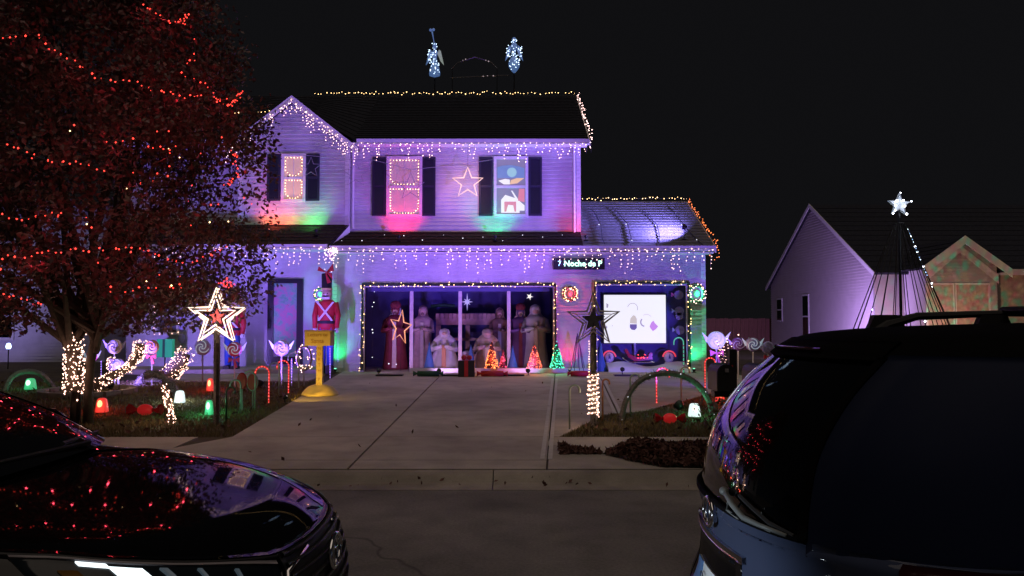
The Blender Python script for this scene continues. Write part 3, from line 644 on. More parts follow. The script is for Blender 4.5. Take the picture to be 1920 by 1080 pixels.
# small dots and cables on the garage roof and pent roof
g = random.Random(5); pts = []
for i in range(4):
    for j in range(3):
        s_ = .35 + j * .95 + g.uniform(-.1, .1); x = 2.3 + i * .8 + g.uniform(-.1, .1) - .02*j; pts.append(Vector((x, 20.33 + s_, ezr + s_*.5 + .05)))
t = thing('roof_wire_lights', 'sparse white dots strung on dark cables across the low garage roof', 'light string', (2.2, 20.4, 3.7)); m = MB()
for i in range(4): m.tube([pts[i*3] + Vector((g.uniform(-.1,.1), -.3, -.15)), pts[i*3], pts[i*3+1] + Vector((.05, 0, .0)), pts[i*3+2], pts[i*3+2] + Vector((-.08, .3, .15))], .012, 4)
m.build('cord', 'wire', t, kind='stuff'); bulbs_mb(pts, .014).build('bulb', 'b_dimwhite', t, kind='stuff')
pts = [Vector((x, 20.5 + g.uniform(0, .5), 0)) for x in np.arange(-4.4, 1.6, .52)]
for p in pts: p.z = ezr + (p.y - 20.33) * .5 + .04
t = thing('roof_wire_lights', 'sparse white dots lying on the narrow dark roof above the wide garage door', 'light string', pts[0]); m = MB(); m.tube(pts, .006, 4); m.build('cord', 'wire', t); bulbs_mb(pts, .012).build('bulb', 'b_dimwhite', t, kind='stuff')
# garlands round the garage openings
def door_garland(label, o, r, seed):
    path = [(o[0]-.06, GY-.09, g0+.05), (o[0]-.06, GY-.09, o[2]+.06), (o[1]+.06, GY-.09, o[2]+.06), (o[1]+.06, GY-.09, g0+.05)]
    t = thing('lit_garland', label, 'garland', path[0], 'lit garlands framing the garage openings')
    garland_mb(path, r, 46, seed).build('greenery', 'garland', t, kind='stuff')
    bulbs_mb([p - Vector((0, .03, 0)) for p in around(path, r, .085, seed)], .0125).build('bulb', 'b_gold', t, kind='stuff')
door_garland('lit evergreen garland framing the wide garage opening around the nativity', O1, .075, 31)
door_garland('lit evergreen garland framing the narrow garage opening around the bright screen', O2, .075, 32)
light_string('window_lights', 'warm lights framing the porch window behind the orange lollipop', 'light string', LATE, 'b_warm', .11, .012, None, 'lwire', .012, 26)
# ------------------------------------------------------------------ WREATHS
def wreath(px, py, rad, Y, label, glow, bulbmat, seed, dens=1.):
    c = at(px, py, Y); t = thing('wreath', label, 'wreath', c, 'round wreaths on the house front')
    path = [c + Vector((rad*math.cos(a), -.03, rad*math.sin(a))) for a in np.linspace(0, 2*PI, 22)]
    garland_mb(path, rad*.32, 60, seed).build('greenery', 'garland', t, kind='stuff')
    bulbs_mb([p - Vector((0, .05, 0)) for p in around(path, rad*.3, rad*.18/dens, seed)], .014).build('bulb', bulbmat, t, kind='stuff')
    m = MB(); m.ball(c + Vector((0, -.03, 0)), rad*.42, rad*.25, rad*.50); m.build('glowing_centre', glow, t, True)
    lamp('POINT', c + Vector((0, -.16, 0)), 9, M_LC[glow], t, .05)
    return t
M_LC = {'gum_red': (1, .04, .08), 'gum_green': (.05, 1, .45)}
wreath(1069, 551, .17, GY-.06, 'wreath with a red glowing centre on the wall between the garage openings', 'gum_red', 'b_gold', 41)
wreath(1306, 551, .21, GY-.06, 'wreath with a green glowing centre at the right corner of the garage', 'gum_green', 'b_ice', 42)
wreath(601, 552, .15, GY-.06 - .3, 'wreath with a green glow tucked beside the toy soldier hat', 'gum_green', 'b_gold', 43, .5)
# ------------------------------------------------------------------ STARS
def starpts(c, R, rin, rot=0., sx=1.):
    return [Vector((c.x + sx * (R if k % 2 == 0 else rin) * math.sin(rot + k*PI/5), c.y, c.z + (R if k % 2 == 0 else rin) * math.cos(rot + k*PI/5))) for k in range(10)]
def rope(m, P, r, close=True): m.tube(P, r, 6, closed=close)
# lit big star on its post
def post_star(px, py, Rp, bx, by, label, lit, seed):
    base = gnd(bx, by); Y = base.y; c = at(px, py, Y); R = Rp * Y / F
    t = thing('star_post', label, 'star', base, 'big stars standing on posts in the yard')
    o = MB(); P = starpts(c, R, R*.40); rope(o, P, R*.040 if lit else R*.042); Pb = [p + Vector((0, .10, 0)) for p in P]; rope(o, Pb, R*.024)
    o.build('outer_rope', 'rope_warm' if lit else 'paletube', t)
    i = MB(); P2 = starpts(c + Vector((0, -.02, 0)), R*.70, R*.27); rope(i, P2, R*.034); i.build('inner_rope', 'rope_warm' if lit else 'paletube', t)
    s = MB()
    for k in range(10): s.tube([P[k], Pb[k]], .008, 4); s.tube([P[k], P2[k]], .006, 4)
    s.build('strut', 'wire' if lit else 'paletube', t, kind='stuff')
    path = [base + Vector((0, .05, -.05)), c + Vector((0, .05, -R*.1))]
    m = MB(); m.tube(path, .022, 6); m.build('post', 'black', t)
    garland_mb([base + Vector((0, .05, 0)), c + Vector((0, .05, -R*.35))], .085, 120, seed).build('tinsel_wrap', 'tinsel', t, kind='stuff')
    if lit:
        core = MB(); core.prism([(p.x, p.z) for p in starpts(c, R*.30, R*.13)], c.y+.03, c.y+.05); core.build('core_star', 'maroon', t)
        lamp('POINT', c + Vector((0, -.12, 0)), 5, (1, .6, .4), t, .15)
        bulbs_mb(around([c + Vector((0, .05, -R*.3)), c + Vector((0, .05, -R*1.1))], .07, .05, seed), .009).build('bulb', 'b_orange', t, kind='stuff')
    else:
        core = MB(); core.prism([(p.x, p.z) for p in starpts(c, R*.46, R*.20)], c.y+.03, c.y+.05); core.build('core_star', 'shingle2', t)
        zz = at(px, 702, Y).z; z0 = at(px, 780, Y).z
        path = [Vector((base.x + .075*math.cos(a), base.y + .05 + .075*math.sin(a), z0 + (zz - z0) * a / (2*PI*9))) for a in np.linspace(0, 2*PI*9, 150)]
        w = MB(); w.tube(path, .009, 5, cap=False); w.build('light_wrap', 'rope_core', t)
        bulbs_mb([p + Vector((random.gauss(0,.008), -.004, random.gauss(0,.01))) for p in resample(path, .035)], .0095).build('bulb', 'b_warm', t, kind='stuff')
        bulbs_mb([Vector((base.x - .06, base.y + random.uniform(-.03,.03), z)) for z in np.linspace(zz, at(px, 640, Y).z, 14)], .007).build('gold_bulb', 'b_gold', t, kind='stuff')
        lamp('POINT', (base.x, base.y - .2, (zz+z0)/2), 3, (1, .62, .42), t, .12)
    return t
post_star(405, 594, 55, 404, 797, 'glowing double-outline star on a tinsel-wrapped post in the left lawn', True, 51)
post_star(1113, 600, 51, 1113, 803, 'unlit grey star on a post wrapped lower down in bright lights', False, 52)
def wire_star(px, py, Rp, Y, label, ropem, rot=0., sx=1., hang=None, rr=.013):
    c = at(px, py, Y); R = Rp * Y / F; t = thing('hanging_star', label, 'star', c, 'rope-light stars strung across the house front')
    m = MB(); rope(m, starpts(c, R, R*.42, rot, sx), rr); m.build('rope_outline', ropem, t)
    s = MB(); top = starpts(c, R, R*.4, rot, sx)[0]; s.tube([top, hang or (top + Vector((0, .02, .25)))], .004, 4); s.build('hanger', 'wire', t)
    return t, c, R
YS = 20.62
t, c, R = wire_star(877, 343, 30, YS, 'lit warm rope-light star between the two wide upstairs windows', 'rope_small', hang=Vector((at(877, 300, YS).x, 20.8, 6.42)), rr=.018)
lamp('POINT', c + Vector((0, .10, 0)), 12, (1, .38, .24), t, .12); lamp('POINT', c + Vector((0, .36, 0)), 5, (1, .36, .22), t, .2)
wire_star(770, 350, 27, YS, 'unlit thin star hanging in front of the left wide window', 'lwire', hang=at(770, 318, YS), rr=.011)
wire_star(667, 326, 26, YS, 'unlit thin star against the siding right of the narrow gable window', 'lwire', hang=at(667, 300, YS), rr=.007)
wire_star(583, 314, 20, YS, 'small unlit star against the right shutter of the gable window', 'lwire', hang=at(583, 292, YS), rr=.008)
t = thing('star_cable', 'thin cable carrying stars from the gable across to the wide windows', 'cable', at(500, 292, YS)); m = MB(); m.tube([at(500, 286, YS), at(583, 292, YS), at(667, 300, YS), at(700, 300, YS), at(770, 318, YS), at(830, 312, YS), at(925, 299, YS)], .006, 4); m.build('cable', 'lwire', t)
t, c, R = wire_star(751, 614, 33, 20.1, 'tilted orange rope-light star leaning in front of the nativity', 'rope_orange', .16, .62, at(751, 695, 20.1), rr=.018)
lamp('POINT', c + Vector((0, -.1, 0)), 2.5, (1, .4, .15), t, .15)
# ------------------------------------------------------------------ FLOOD LIGHTS (fixtures with their lamps)
LFX = {}
def flood(loc, target, label, bulbm, energy, col, cone=70, blend=.7, size=.08, gobo=None, group='small coloured flood lights', radius=.05, stake=.12):
    loc = Vector(loc); d = (Vector(target) - loc).normalized(); t = thing('flood_light', label, 'flood light', loc, group)
    m = MB(); hd = loc + Vector((0, 0, stake)); q = d.to_track_quat('Z', 'Y')
    def fr(r, h): return [hd + q @ Vector((r*math.cos(2*PI*j/10), r*math.sin(2*PI*j/10), h)) for j in range(10)]
    m.loft([fr(size*.35, -size*1.1), fr(size*.6, -size*.9), fr(size, 0), fr(size, .01), fr(size*.86, .012), fr(size*.84, -.01)]); m.build('lamp_head', 'black', t, True)
    m = MB(); m.loft([fr(size*.83, -.012), fr(size*.75, .016), fr(size*.35, .03)]); m.build('lamp_lens', bulbm, t, True)
    m = MB(); m.tube([loc, hd - d*size*.6], .012, 5); m.box(loc - Vector((.05, .05, 0)), loc + Vector((.05, .05, .015))); m.build('bracket', 'black', t)
    lamp('SPOT', hd + d*.06, energy, col, t, radius, target, cone, blend, gobo); return t
PUR = (.30, .22, 1.0)
flood((-5.3, 16.9, gz(16.9)), (-4.2, 21.2, 6.0), 'purple flood light on the left lawn edge between the candy canes', 'flood_purple', 800, (.285, .12, 1), 118, .6, .09, radius=.12)
flood((4.9, 16.2, gz(16.2)), (1.2, 21, 4.8), 'purple flood light on the right lawn behind the dark garland arch', 'flood_purple', 820, (.225, .105, 1), 96, .5, .09, radius=.12)
flood((-8.3, 16.6, gz(16.6)), (-7.6, 21, 3.2), 'purple flood light on the far left lawn aimed at the porch', 'flood_purple', 950, (.32, .19, 1), 110, .7, .09, radius=.12)
flood((2.75, 13.3, gz(13.3)), (-1.8, 21.3, 5.9), 'added purple flood light at the front edge of the right lawn brightening the upstairs wall', 'flood_purple', 3300, (.34, .15, 1), 52, .8, .09, radius=.12)  # extra fixture and lamp, added to brighten the upstairs wall
pr = ezr + .5*.30 + .02
flood((at(748, 457, 20.65).x, 20.62, pr), (at(755, 428, UY).x, UY, 4.75), 'red spotlight on the low roof under the left wide window', 'flood_red', 230, (1, .012, .05), 100, .9, .045, (46, .12, .62, .10), stake=.12)
flood((at(928, 457, 20.65).x, 20.62, pr), (at(930, 420, UY).x, UY, 4.8), 'green spotlight on the low roof under the picture window', 'flood_green', 140, (.01, 1, .26), 105, .9, .045, (46, .12, .62, .10), stake=.12)
flood((at(1098, 457, 20.65).x, 20.62, pr), (at(1075, 425, UY).x, UY, 4.75), 'red spotlight where the low garage roof meets the upstairs corner', 'flood_red', 80, (1, .02, .05), 110, .9, .045, (46, .12, .62, .10), stake=.12)
flood((at(594, 442, 20.7).x, 20.62, 3.95), (at(560, 405, BY).x, BY, 5.0), 'green spotlight on the porch roof below the gable window', 'flood_green', 140, (.12, .9, .16), 135, .9, .045, (40, .12, .6, .10), stake=.14)
flood((at(505, 440, 20.7).x, 20.62, 3.95), (at(530, 395, BY).x, BY, 5.0), 'red spotlight on the porch roof beside the tree crown', 'flood_red', 230, (1, .13, .05), 135, .9, .045, (40, .12, .6, .10), stake=.14)
flood((at(1280, 456, 20.9).x, 20.75, ezr+.22), (2.2, 22.6, 4.7), 'bright blue-white flood light at the right end of the garage roof', 'flood_blue', 1100, (.30, .24, 1), 165, .8, .08, stake=.34)
gp = gnd(660, 690); flood((gp.x, 20.35, g0), (gp.x, GY, 1.6), 'green up-light at the wall left of the wide garage opening', 'flood_green', 50, (.01, 1, .28), 90, .9, .05, stake=.08)
flood((at(1302, 680, 20.3).x, 20.35, g0), (at(1304, 640, GY).x, GY, 1.5), 'green up-light at the right corner of the garage', 'flood_green', 46, (.01, 1, .28), 95, .9, .05, stake=.08)
flood((at(1068, 690, 20.3).x, 20.38, g0), (at(1068, 640, GY).x, GY, 1.5), 'pink-red up-light at the wall between the garage openings', 'flood_red', 62, (1, .02, .17), 105, .9, .05, stake=.06)
flood((at(712, 694, 19.9).x, 19.75, gz(19.75)), (at(760, 620, 21.6).x, 21.8, 1.4), 'black stake flood light at the left end of the nativity display', 'b_dimwhite', 44, (.7, .35, .9), 90, .8, .06, group='black flood lights on the drive', stake=.12)
flood((at(824, 696, 19.8).x, 19.7, gz(19.7)), (at(870, 600, 21.6).x, 22.2, 1.6), 'white globe flood light on the drive before the stable', 'flood_purple', 46, (.7, .40, .95), 100, .8, .06, group='black flood lights on the drive', stake=.12)
flood((at(990, 697, 19.8).x, 19.7, gz(19.7)), (at(975, 600, 21.6).x, 22.0, 1.6), 'black flood light on the drive between the two orange trees', 'b_dimwhite', 44, (.7, .35, .9), 100, .8, .06, group='black flood lights on the drive', stake=.12)
flood((at(1165, 700, 19.8).x, 19.6, gz(19.6)), (at(1190, 600, 21.4).x, 21.4, 1.4), 'twin-headed black flood light below the bright screen', 'b_dimwhite', 10, (.30, .26, 1), 120, .8, .06, group='black flood lights on the drive', stake=.16)
p = gnd(535, 757); flood((p.x, p.y, p.z), at(604, 700, p.y + .7) , 'small yellow spotlight at the lawn edge aimed at the letter box', 'gum_hot', 62, (1, .56, .06), 120, .8, .05, group='yellow spotlight')
# ------------------------------------------------------------------ ANGELS on the ridge
def angel(px, top, bot, label, trumpet, seed):
    Y = 25.0; a, b_ = at(px, top, Y), at(px, bot, Y); H = a.z - b_.z; x, z0 = b_.x, b_.z
    t = thing('light_angel', label, 'angel', (x, Y, 8.86), 'angels above the roof ridge')
    k = H / 1.0; g = random.Random(seed)
    prof = [(.02, 0), (.20, .04), (.215, .12), (.17, .28), (.10, .45), (.075, .55), (.10, .64), (.115, .71), (.06, .76), (.035, .78), (.075, .82), (.085, .88), (.06, .94), (.02, .97)] if trumpet else \
           [(.02, 0), (.10, .05), (.20, .16), (.22, .26), (.17, .38), (.08, .46), (.06, .58), (.085, .68), (.125, .76), (.10, .82), (.05, .84), (.085, .88), (.09, .94), (.05, .99), (.02, 1.0)]
    m = MB(); m.lathe([(r*k*.72, z0 + z*k) for r, z in prof], (x, Y, 0), 10, 1, .6); m.build('gown', 'angel', t, True)
    for sg in (-1, 1):
        w = MB(); zc = z0 + .70*k
        pts = [(x+sg*.07*k, zc-.02*k), (x+sg*.11*k, zc+.09*k), (x+sg*.16*k, zc+.06*k), (x+sg*.20*k, zc-.12*k), (x+sg*.25*k, zc-.34*k), (x+sg*.15*k, zc-.22*k)]
        w.prism(pts if sg > 0 else pts[::-1], Y+.06, Y+.10); w.build('wing', 'angelwing' if (trumpet and sg > 0) else 'angel', t)
    if trumpet:
        q = MB(); q.tube([(x, Y-.1, z0+.86*k), (x-.03*k, Y-.15, z0+1.06*k), (x-.06*k, Y-.2, z0+1.22*k)], [.012, .016, .03], 6); q.ball((x-.02*k, Y-.2, z0+1.27*k), .04*k); q.ball((x-.10*k, Y-.2, z0+1.26*k), .04*k); q.build('trumpet', 'angel', t, True)
    sp = [Vector((x + g.uniform(-.15, .15)*k*(.5 if z > .4 else 1), Y-.16, z0 + z*k)) for z in [g.uniform(.05, .9) for _ in range(44)]] + [Vector((x + sg*g.uniform(.1, .22)*k, Y-.02, z0 + g.uniform(.45, .78)*k)) for sg in ((-1, 1) if not trumpet else (-1,)) for _ in range(14)]
    bulbs_mb(sp, .014).build('bulb', 'angelspark', t, kind='stuff')
    m = MB(); m.tube([(x, Y+.02, 8.80), (x, Y+.02, z0+.1)], .02, 5); m.build('stand_pole', 'black', t)
    return t
angel(815, 78, 145, 'blue-lit angel raising a trumpet above the roof ridge', True, 61)
angel(964, 70, 137, 'blue-lit angel with both wings spread above the roof ridge', False, 62)
t = thing('roof_arch_frame', 'unlit arched frame standing on the roof between the two angels', 'arch frame', (at(890, 145, 25).x, 25, 8.86)); m = MB()
m.tube([at(846, 130, 25), at(858, 118, 25), at(890, 107, 25), at(920, 116, 25), at(932, 128, 25)], .016, 5); m.build('arch_bar', 'steel', t)
m = MB(); m.tube([at(845, 146, 25), at(955, 141, 25)], .014, 5); m.build('base_bar', 'steel', t)
m = MB()
for px in (848, 932): m.tube([at(px, 130 if px > 900 else 128, 25), Vector((at(px, 128, 25).x, 25, 8.82))], .013, 5)
m.build('leg', 'black', t, kind='stuff')
bulbs_mb([at(868, 113, 24.97), at(873, 111, 24.97), at(911, 113, 24.97), at(916, 115, 24.97), at(906, 143, 24.97), at(914, 142, 24.97), at(925, 142, 24.97)], .018).build('bulb', 'scr_pink', t, kind='stuff')
# ------------------------------------------------------------------ LED message sign
c = at(1084, 494, 20.55); t = thing('message_sign', 'dark LED message sign scrolling bright text under the garage eave', 'LED sign', c)
a, b_ = at(1038, 505, 20.55), at(1134, 484, 20.55)
m = MB(); m.box((a.x, 20.55, a.z), (b_.x, 20.66, b_.z)); m.build('sign_case', 'black', t)
text_mesh('7', .185, .004, 'led_blue', t, at(1049, 494.5, 20.545)); text_mesh('\u00b7', .16, .004, 'led_blue', t, at(1057, 496, 20.545)); text_mesh('Noche de P', .205, .004, 'led_green', t, at(1093, 494.5, 20.545), bold=.005)
lamp('POINT', (c.x - .1, 20.4, c.z), 1.2, (.3, 1, .7), t, .1)
# ------------------------------------------------------------------ SCREEN in the narrow bay
sx0, sx1, sz0, sz1 = px_rect(1133, 1248, 553, 643, 21.30)
t = thing('projection_screen', 'bright white projection screen with faint drawings in the narrow garage bay', 'screen', ((sx0+sx1)/2, 21.3, g0))
m = MB(); m.box((sx0, 21.30, sz0), (sx1, 21.33, sz1)); m.build('screen_sheet', 'screen', t)
m = MB(); m.box((sx0-.03, 21.335, sz0-.03), (sx1+.03, 21.36, sz1+.03)); m.build('screen_frame', 'black', t)
m = MB(); m.tube([((sx0+sx1)/2, 21.34, g0), ((sx0+sx1)/2, 21.34, sz0)], .03, 6); m.build('stand_pole', 'lav', t)
def Sc(px, py): p = at(px, py, 21.295); return (p.x, p.z)
def scr(pts, m_, y=21.297): flat([Sc(*p) for p in pts], y, m_, t, 'drawing')
scr([(1181, 606), (1182, 597), (1187, 591), (1191, 592), (1194, 598), (1194, 607)], 'scr_yellow'); scr([(1181, 608), (1194, 608), (1194, 615), (1190, 619), (1184, 618), (1181, 614)], 'scr_dark')
scr([(1218, 612), (1221, 605), (1225, 601), (1228, 606), (1234, 612), (1230, 617), (1224, 621), (1220, 616)], 'scr_purple')
def arc(cx, cy, r, a0, a1, w, m_, n=10):
    A = np.linspace(a0, a1, n); scr([(cx + r*math.cos(a), cy - r*math.sin(a)) for a in A] + [(cx + (r-w)*math.cos(a), cy - (r-w)*math.sin(a)) for a in A[::-1]], m_, 21.294)
arc(1186, 578, 10, -.4, 2.9, 1.0, 'scr_line'); arc(1209, 604, 9, 2.3, 4.6, 2.6, 'scr_line'); arc(1212, 600, 11, .6, 2.2, .8, 'scr_pink')
scr([(1137, 568), (1141, 571), (1140, 577), (1137, 577)], 'scr_line'); scr([(1137, 610), (1139, 613), (1138, 616), (1136, 615)], 'scr_line'); scr([(1146, 611), (1149, 610), (1149, 612)], 'scr_line')
# ornaments beside and below the screen
YP = 21.25
def simple(name, label, cat, loc, group=None): return thing(name, label, cat, loc, group)
for i, (px, py, lab) in enumerate(((1273, 553, 'topmost round candy plaque on the blue panel right of the screen'), (1274, 583, 'middle candy plaque shaped like a wrapped sweet right of the screen'), (1275, 619, 'lowest round candy plaque on the blue panel right of the screen'))):
    c = at(px, py, YP); t = thing('candy_plaque', lab, 'plaque', c, 'candy plaques right of the screen'); m = MB(); m.disc(c, .12, YP, YP+.05); m.build('disc', 'lav', t)
    m = MB(); sg = .12
    m.prism([(c.x-.10, c.z), (c.x-.20, c.z+.07), (c.x-.20, c.z-.05)], YP+.01, YP+.04); m.build('wrapper_end', 'pink' if i == 0 else 'lav', t)
    if i == 1: m = MB(); m.disc(c - Vector((0, 0, .14)), .10, YP, YP+.05); m.build('lower_disc', 'lav', t)
for px, lab in ((1142, 'snowy globe with a red arch, left below the screen'), (1254, 'snowy globe with a red arch, right below the screen')):
    c = at(px, 672, 21.0); t = thing('arch_globe', lab, 'decoration', (c.x, 21.0, g0), 'red-arched snow globes below the screen')
    m = MB(); m.ball((c.x, 21.0, c.z+.02), .13, .12, .14); m.build('globe', 'snow', t, True)
    m = MB(); m.tube([(c.x + .165*math.cos(a), 20.93, c.z+.03 + .165*math.sin(a)) for a in np.linspace(.1, PI-.1, 12)], .022, 6); m.build('red_arch', 'gum_red', t)
    m = MB(); m.prism([(c.x-.03, c.z), (c.x+.03, c.z), (c.x, c.z+.12)], 20.86, 20.88); m.build('tree_cutout', 'navy', t)
    m = MB(); m.lathe([(.17, g0), (.15, g0+.10), (.10, c.z-.09)], (c.x, 21.0, 0), 12); m.build('snow_base', 'snow', t, True)
c = at(1200, 668, 20.95); t = thing('toy_sleigh', 'small red sleigh on the snow bank below the screen', 'sleigh', (c.x, 20.95, c.z-.1))
m = MB(); pr_ = [(-.42, .16), (-.36, .20), (-.28, .06), (-.1, -.02), (.18, -.02), (.24, .10), (.30, .10), (.30, -.08), (-.16, -.12), (-.32, -.02)]
m.prism([(c.x + u, c.z + v) for u, v in pr_], 20.8, 21.05); m.build('sleigh_body', 'redg', t)
m = MB(); m.tube([(c.x-.45, 20.82, c.z-.05), (c.x-.3, 20.82, c.z-.15), (c.x+.35, 20.82, c.z-.15)], .014, 5); m.tube([(c.x-.45, 21.03, c.z-.05), (c.x-.3, 21.03, c.z-.15), (c.x+.35, 21.03, c.z-.15)], .014, 5); m.build('runner', 'chrome', t)
bulbs_mb([Vector((c.x + random.uniform(-.1, .25), 20.79, c.z + random.uniform(-.06, .06))) for _ in range(12)], .014).build('bulb', 'b_red', t, kind='stuff')
m = MB(); a = at(1140, 684, 20.6).x; b_ = at(1296, 684, 20.6).x; vs = []; nx = 16
for j in range(5):
    for i in range(nx):
        u = i/(nx-1); vs.append((a + (b_-a)*u, 20.45 + .42*j/4, g0 + (.0 if j == 0 else .07 + .13*(j/4) * (1 + .5*math.sin(u*9)) )))
m.add(vs, [(j*nx+i, j*nx+i+1, (j+1)*nx+i+1, (j+1)*nx+i) for j in range(4) for i in range(nx-1)])
tag(m.build('snow_blanket', 'snow', None, True), 'lumpy white snow blanket spread below the bright screen', 'snow blanket')
# ------------------------------------------------------------------ NATIVITY in the wide bay
YN = 21.9
def statue(px, top, bot, wpx, Y, label, mats, kneel=False, hood=True, crown=False, staff=False, face=0.):
    a, b_ = at(px, top, Y), at(px, bot, Y); H = a.z - g0; x = a.x; w = wpx * Y / F / 2 * .88
    t = thing('nativity_statue', label, 'statue', (x, Y, g0), 'robed nativity statues in the garage')
    if kneel: P = [(1.0, .0, 0), (1.0, .06, 0), (.95, .18, 0), (.78, .36, -.02), (.60, .52, -.04), (.62, .62, -.05), (.50, .70, -.06), (.22, .74, -.07), (.24, .80, -.10), (.32, .88, -.11), (.24, .96, -.10), (.05, 1.0, -.09)]
    else: P = [(.80, .0, 0), (.82, .04, 0), (.74, .22, 0), (.66, .42, 0), (.66, .56, 0), (.78, .70, 0), (.74, .79, 0), (.40, .835, 0), (.20, .85, 0), (.26, .89, -.02), (.32, .93, -.03), (.26, .975, -.02), (.05, 1.0, 0)]
    body = MB(); n = 22; rings = []
    for r, z, fy in P:
        rings.append([Vector((x + w*r*math.cos(2*PI*j/n) * (1 + .13*(j % 2)*(1-z)), Y + fy*H + w*r*.68*math.sin(2*PI*j/n) * (1 + .16*(j % 2)*(1-z)), g0 + z*H)) for j in range(n)])
    body.loft(rings); body.build('robe', mats[0], t, True)
    f = MB(); hz = .885 if kneel else .905; fy = (-.10 if kneel else -.02) * H
    f.ball((x + face*.02, Y + fy - w*.16, g0 + hz*H), w*.19, w*.12, H*.042); f.build('face', 'skin', t, True)
    if hood:
        hd = MB(); rr = []
        for s_, zz, q in ((.70, .62, 0), (.80, .72, 0), (.56, .81, 0), (.36, .87, .02), (.38, .92, .02), (.30, .985, .02), (.05, 1.015, .02)):
            rr.append([Vector((x + w*s_*math.cos(v), Y + (q*H if not kneel else fy*.8) + w*s_*.72*math.sin(v) + .02, g0 + (zz if not kneel else zz-.01)*H)) for v in np.linspace(-.55, PI+.55, 12)])
        hd.loft(rr, False); hd.build('shawl', mats[1], t, True)
    fr_ = MB(); zt_ = (.60 if kneel else .74)
    fr_.loft([[Vector((x + u*w*wd, Y + fy*(z_/zt_) - w*dp, g0 + z_*H)) for u, dp in ((-1, d0), (1, d0), (.9, d0+.05), (-.9, d0+.05))] for wd, z_, d0 in ((.16, .03, .72 if kneel else .60), (.15, .30, .62 if kneel else .50), (.13, zt_, .46 if kneel else .50))]); fr_.build('front_panel', mats[2] if mats[2] != mats[0] else 'cream', t)
    if not kneel and mats[0] != 'whiterobe': bd = MB(); bd.ball((x, Y - .02*H - w*.25, g0+.872*H), w*.13, w*.10, H*.03); bd.build('beard', 'brown', t, True)
    for sg in (-1, 1):
        ar = MB(); sh = Vector((x + sg*w*.62, Y + fy, g0 + (.66 if kneel else .76)*H)); el = Vector((x + sg*w*.80, Y + fy - w*.35, g0 + (.50 if kneel else .60)*H)); ha = Vector((x + sg*w*.18, Y + fy - w*.85, g0 + (.58 if kneel else .64)*H))
        ar.tube([sh, el, ha], [w*.22, w*.20, w*.13], 7); ar.ball(ha, w*.12); ar.build('sleeve', mats[0], t, True)
    if crown:
        cr = MB(); cr.lathe([(w*.34, g0+.955*H), (w*.40, g0+1.0*H), (w*.30, g0+1.05*H), (w*.06, g0+1.07*H)], (x, Y, 0), 10); cr.build('turban', mats[2], t, True)
    if staff: s_ = MB(); s_.tube([(x + w*.95, Y-w*.6, g0), (x + w*.9, Y-w*.6, g0+1.08*H)], .018, 5); s_.build('staff', 'wood', t)
    return t
statue(742, 572, 690, 60, YN, 'standing statue in deep red robe and pale shawl behind the orange star', ('maroon', 'whiterobe', 'maroon'), crown=True)
statue(793, 574, 690, 54, YN+.15, 'standing statue in a plain brown robe left of the stable', ('tan', 'brown', 'tan'))
statue(834, 616, 692, 62, YN-.45, 'kneeling statue in white with an orange front in front of the stable', ('whiterobe', 'whiterobe', 'orange'), kneel=True)
statue(914, 616, 692, 62, YN-.40, 'kneeling statue in a pinkish brown robe beside the manger', ('tan', 'tan', 'tan'), kneel=True)
statue(937, 578, 690, 50, YN+.35, 'standing statue in a dark brown robe right of the stable', ('brown', 'tan', 'brown'), staff=True)
statue(976, 576, 690, 54, YN+.1, 'standing statue in a purple robe and turban holding a gift', ('purple', 'tan', 'maroon'), crown=True)
statue(1004, 572, 690, 66, YN+.05, 'tall statue in a wide white gown at the right of the nativity', ('whiterobe', 'whiterobe', 'whiterobe'))
t = thing('stable', 'wooden stable frame standing behind the kneeling statues', 'stable', (at(872, 690, 22.3).x, 22.3, g0))
YT = 22.3
def beam(p0, p1, w, nm='beam'):
    m = MB(); a, b_ = at(*p0, YT), at(*p1, YT); h = w * YT / F / 2
    if abs(p0[1]-p1[1]) < abs(p0[0]-p1[0]): m.box((a.x, YT-.05, a.z-h), (b_.x, YT+.05, a.z+h))
    else: m.box((a.x-h, YT-.06, min(a.z, b_.z)), (a.x+h, YT+.06, max(a.z, b_.z)))
    m.build(nm, 'wood', t)
beam((818, 600), (926, 600), 18); beam((828, 636), (918, 636), 5); beam((822, 610), (822, 691), 9, 'post'); beam((922, 610), (922, 691), 9, 'post'); beam((877, 610), (877, 691), 8, 'post')
m = MB()
for k in range(14):
    a = at(818, 590, YT); x0_ = a.x + k*.118
    m.box((x0_, YT-.12, a.z-.13+.012*(k % 3)), (x0_+.105, YT-.055, a.z+.03))
m.build('straw_fringe', 'wood', t, kind='stuff')
t = thing('manger', 'small crossed-leg manger between the kneeling statues', 'manger', (at(877, 690, 21.6).x, 21.6, g0)); x = at(877, 690, 21.6).x
m = MB(); m.prism([(x-.26, g0+.42), (x-.14, g0+.22), (x+.14, g0+.22), (x+.26, g0+.42)], 21.5, 21.8); m.build('trough', 'wood', t)
m = MB(); m.tube([(x-.18, 21.52, g0), (x+.18, 21.52, g0+.4)], .022, 5); m.tube([(x+.18, 21.50, g0), (x-.18, 21.50, g0+.4)], .022, 5); m.build('crossed_leg', 'wood', t)
m = MB(); m.ball((x, 21.62, g0+.44), .18, .13, .08); m.build('bundle', 'whiterobe', t, True)
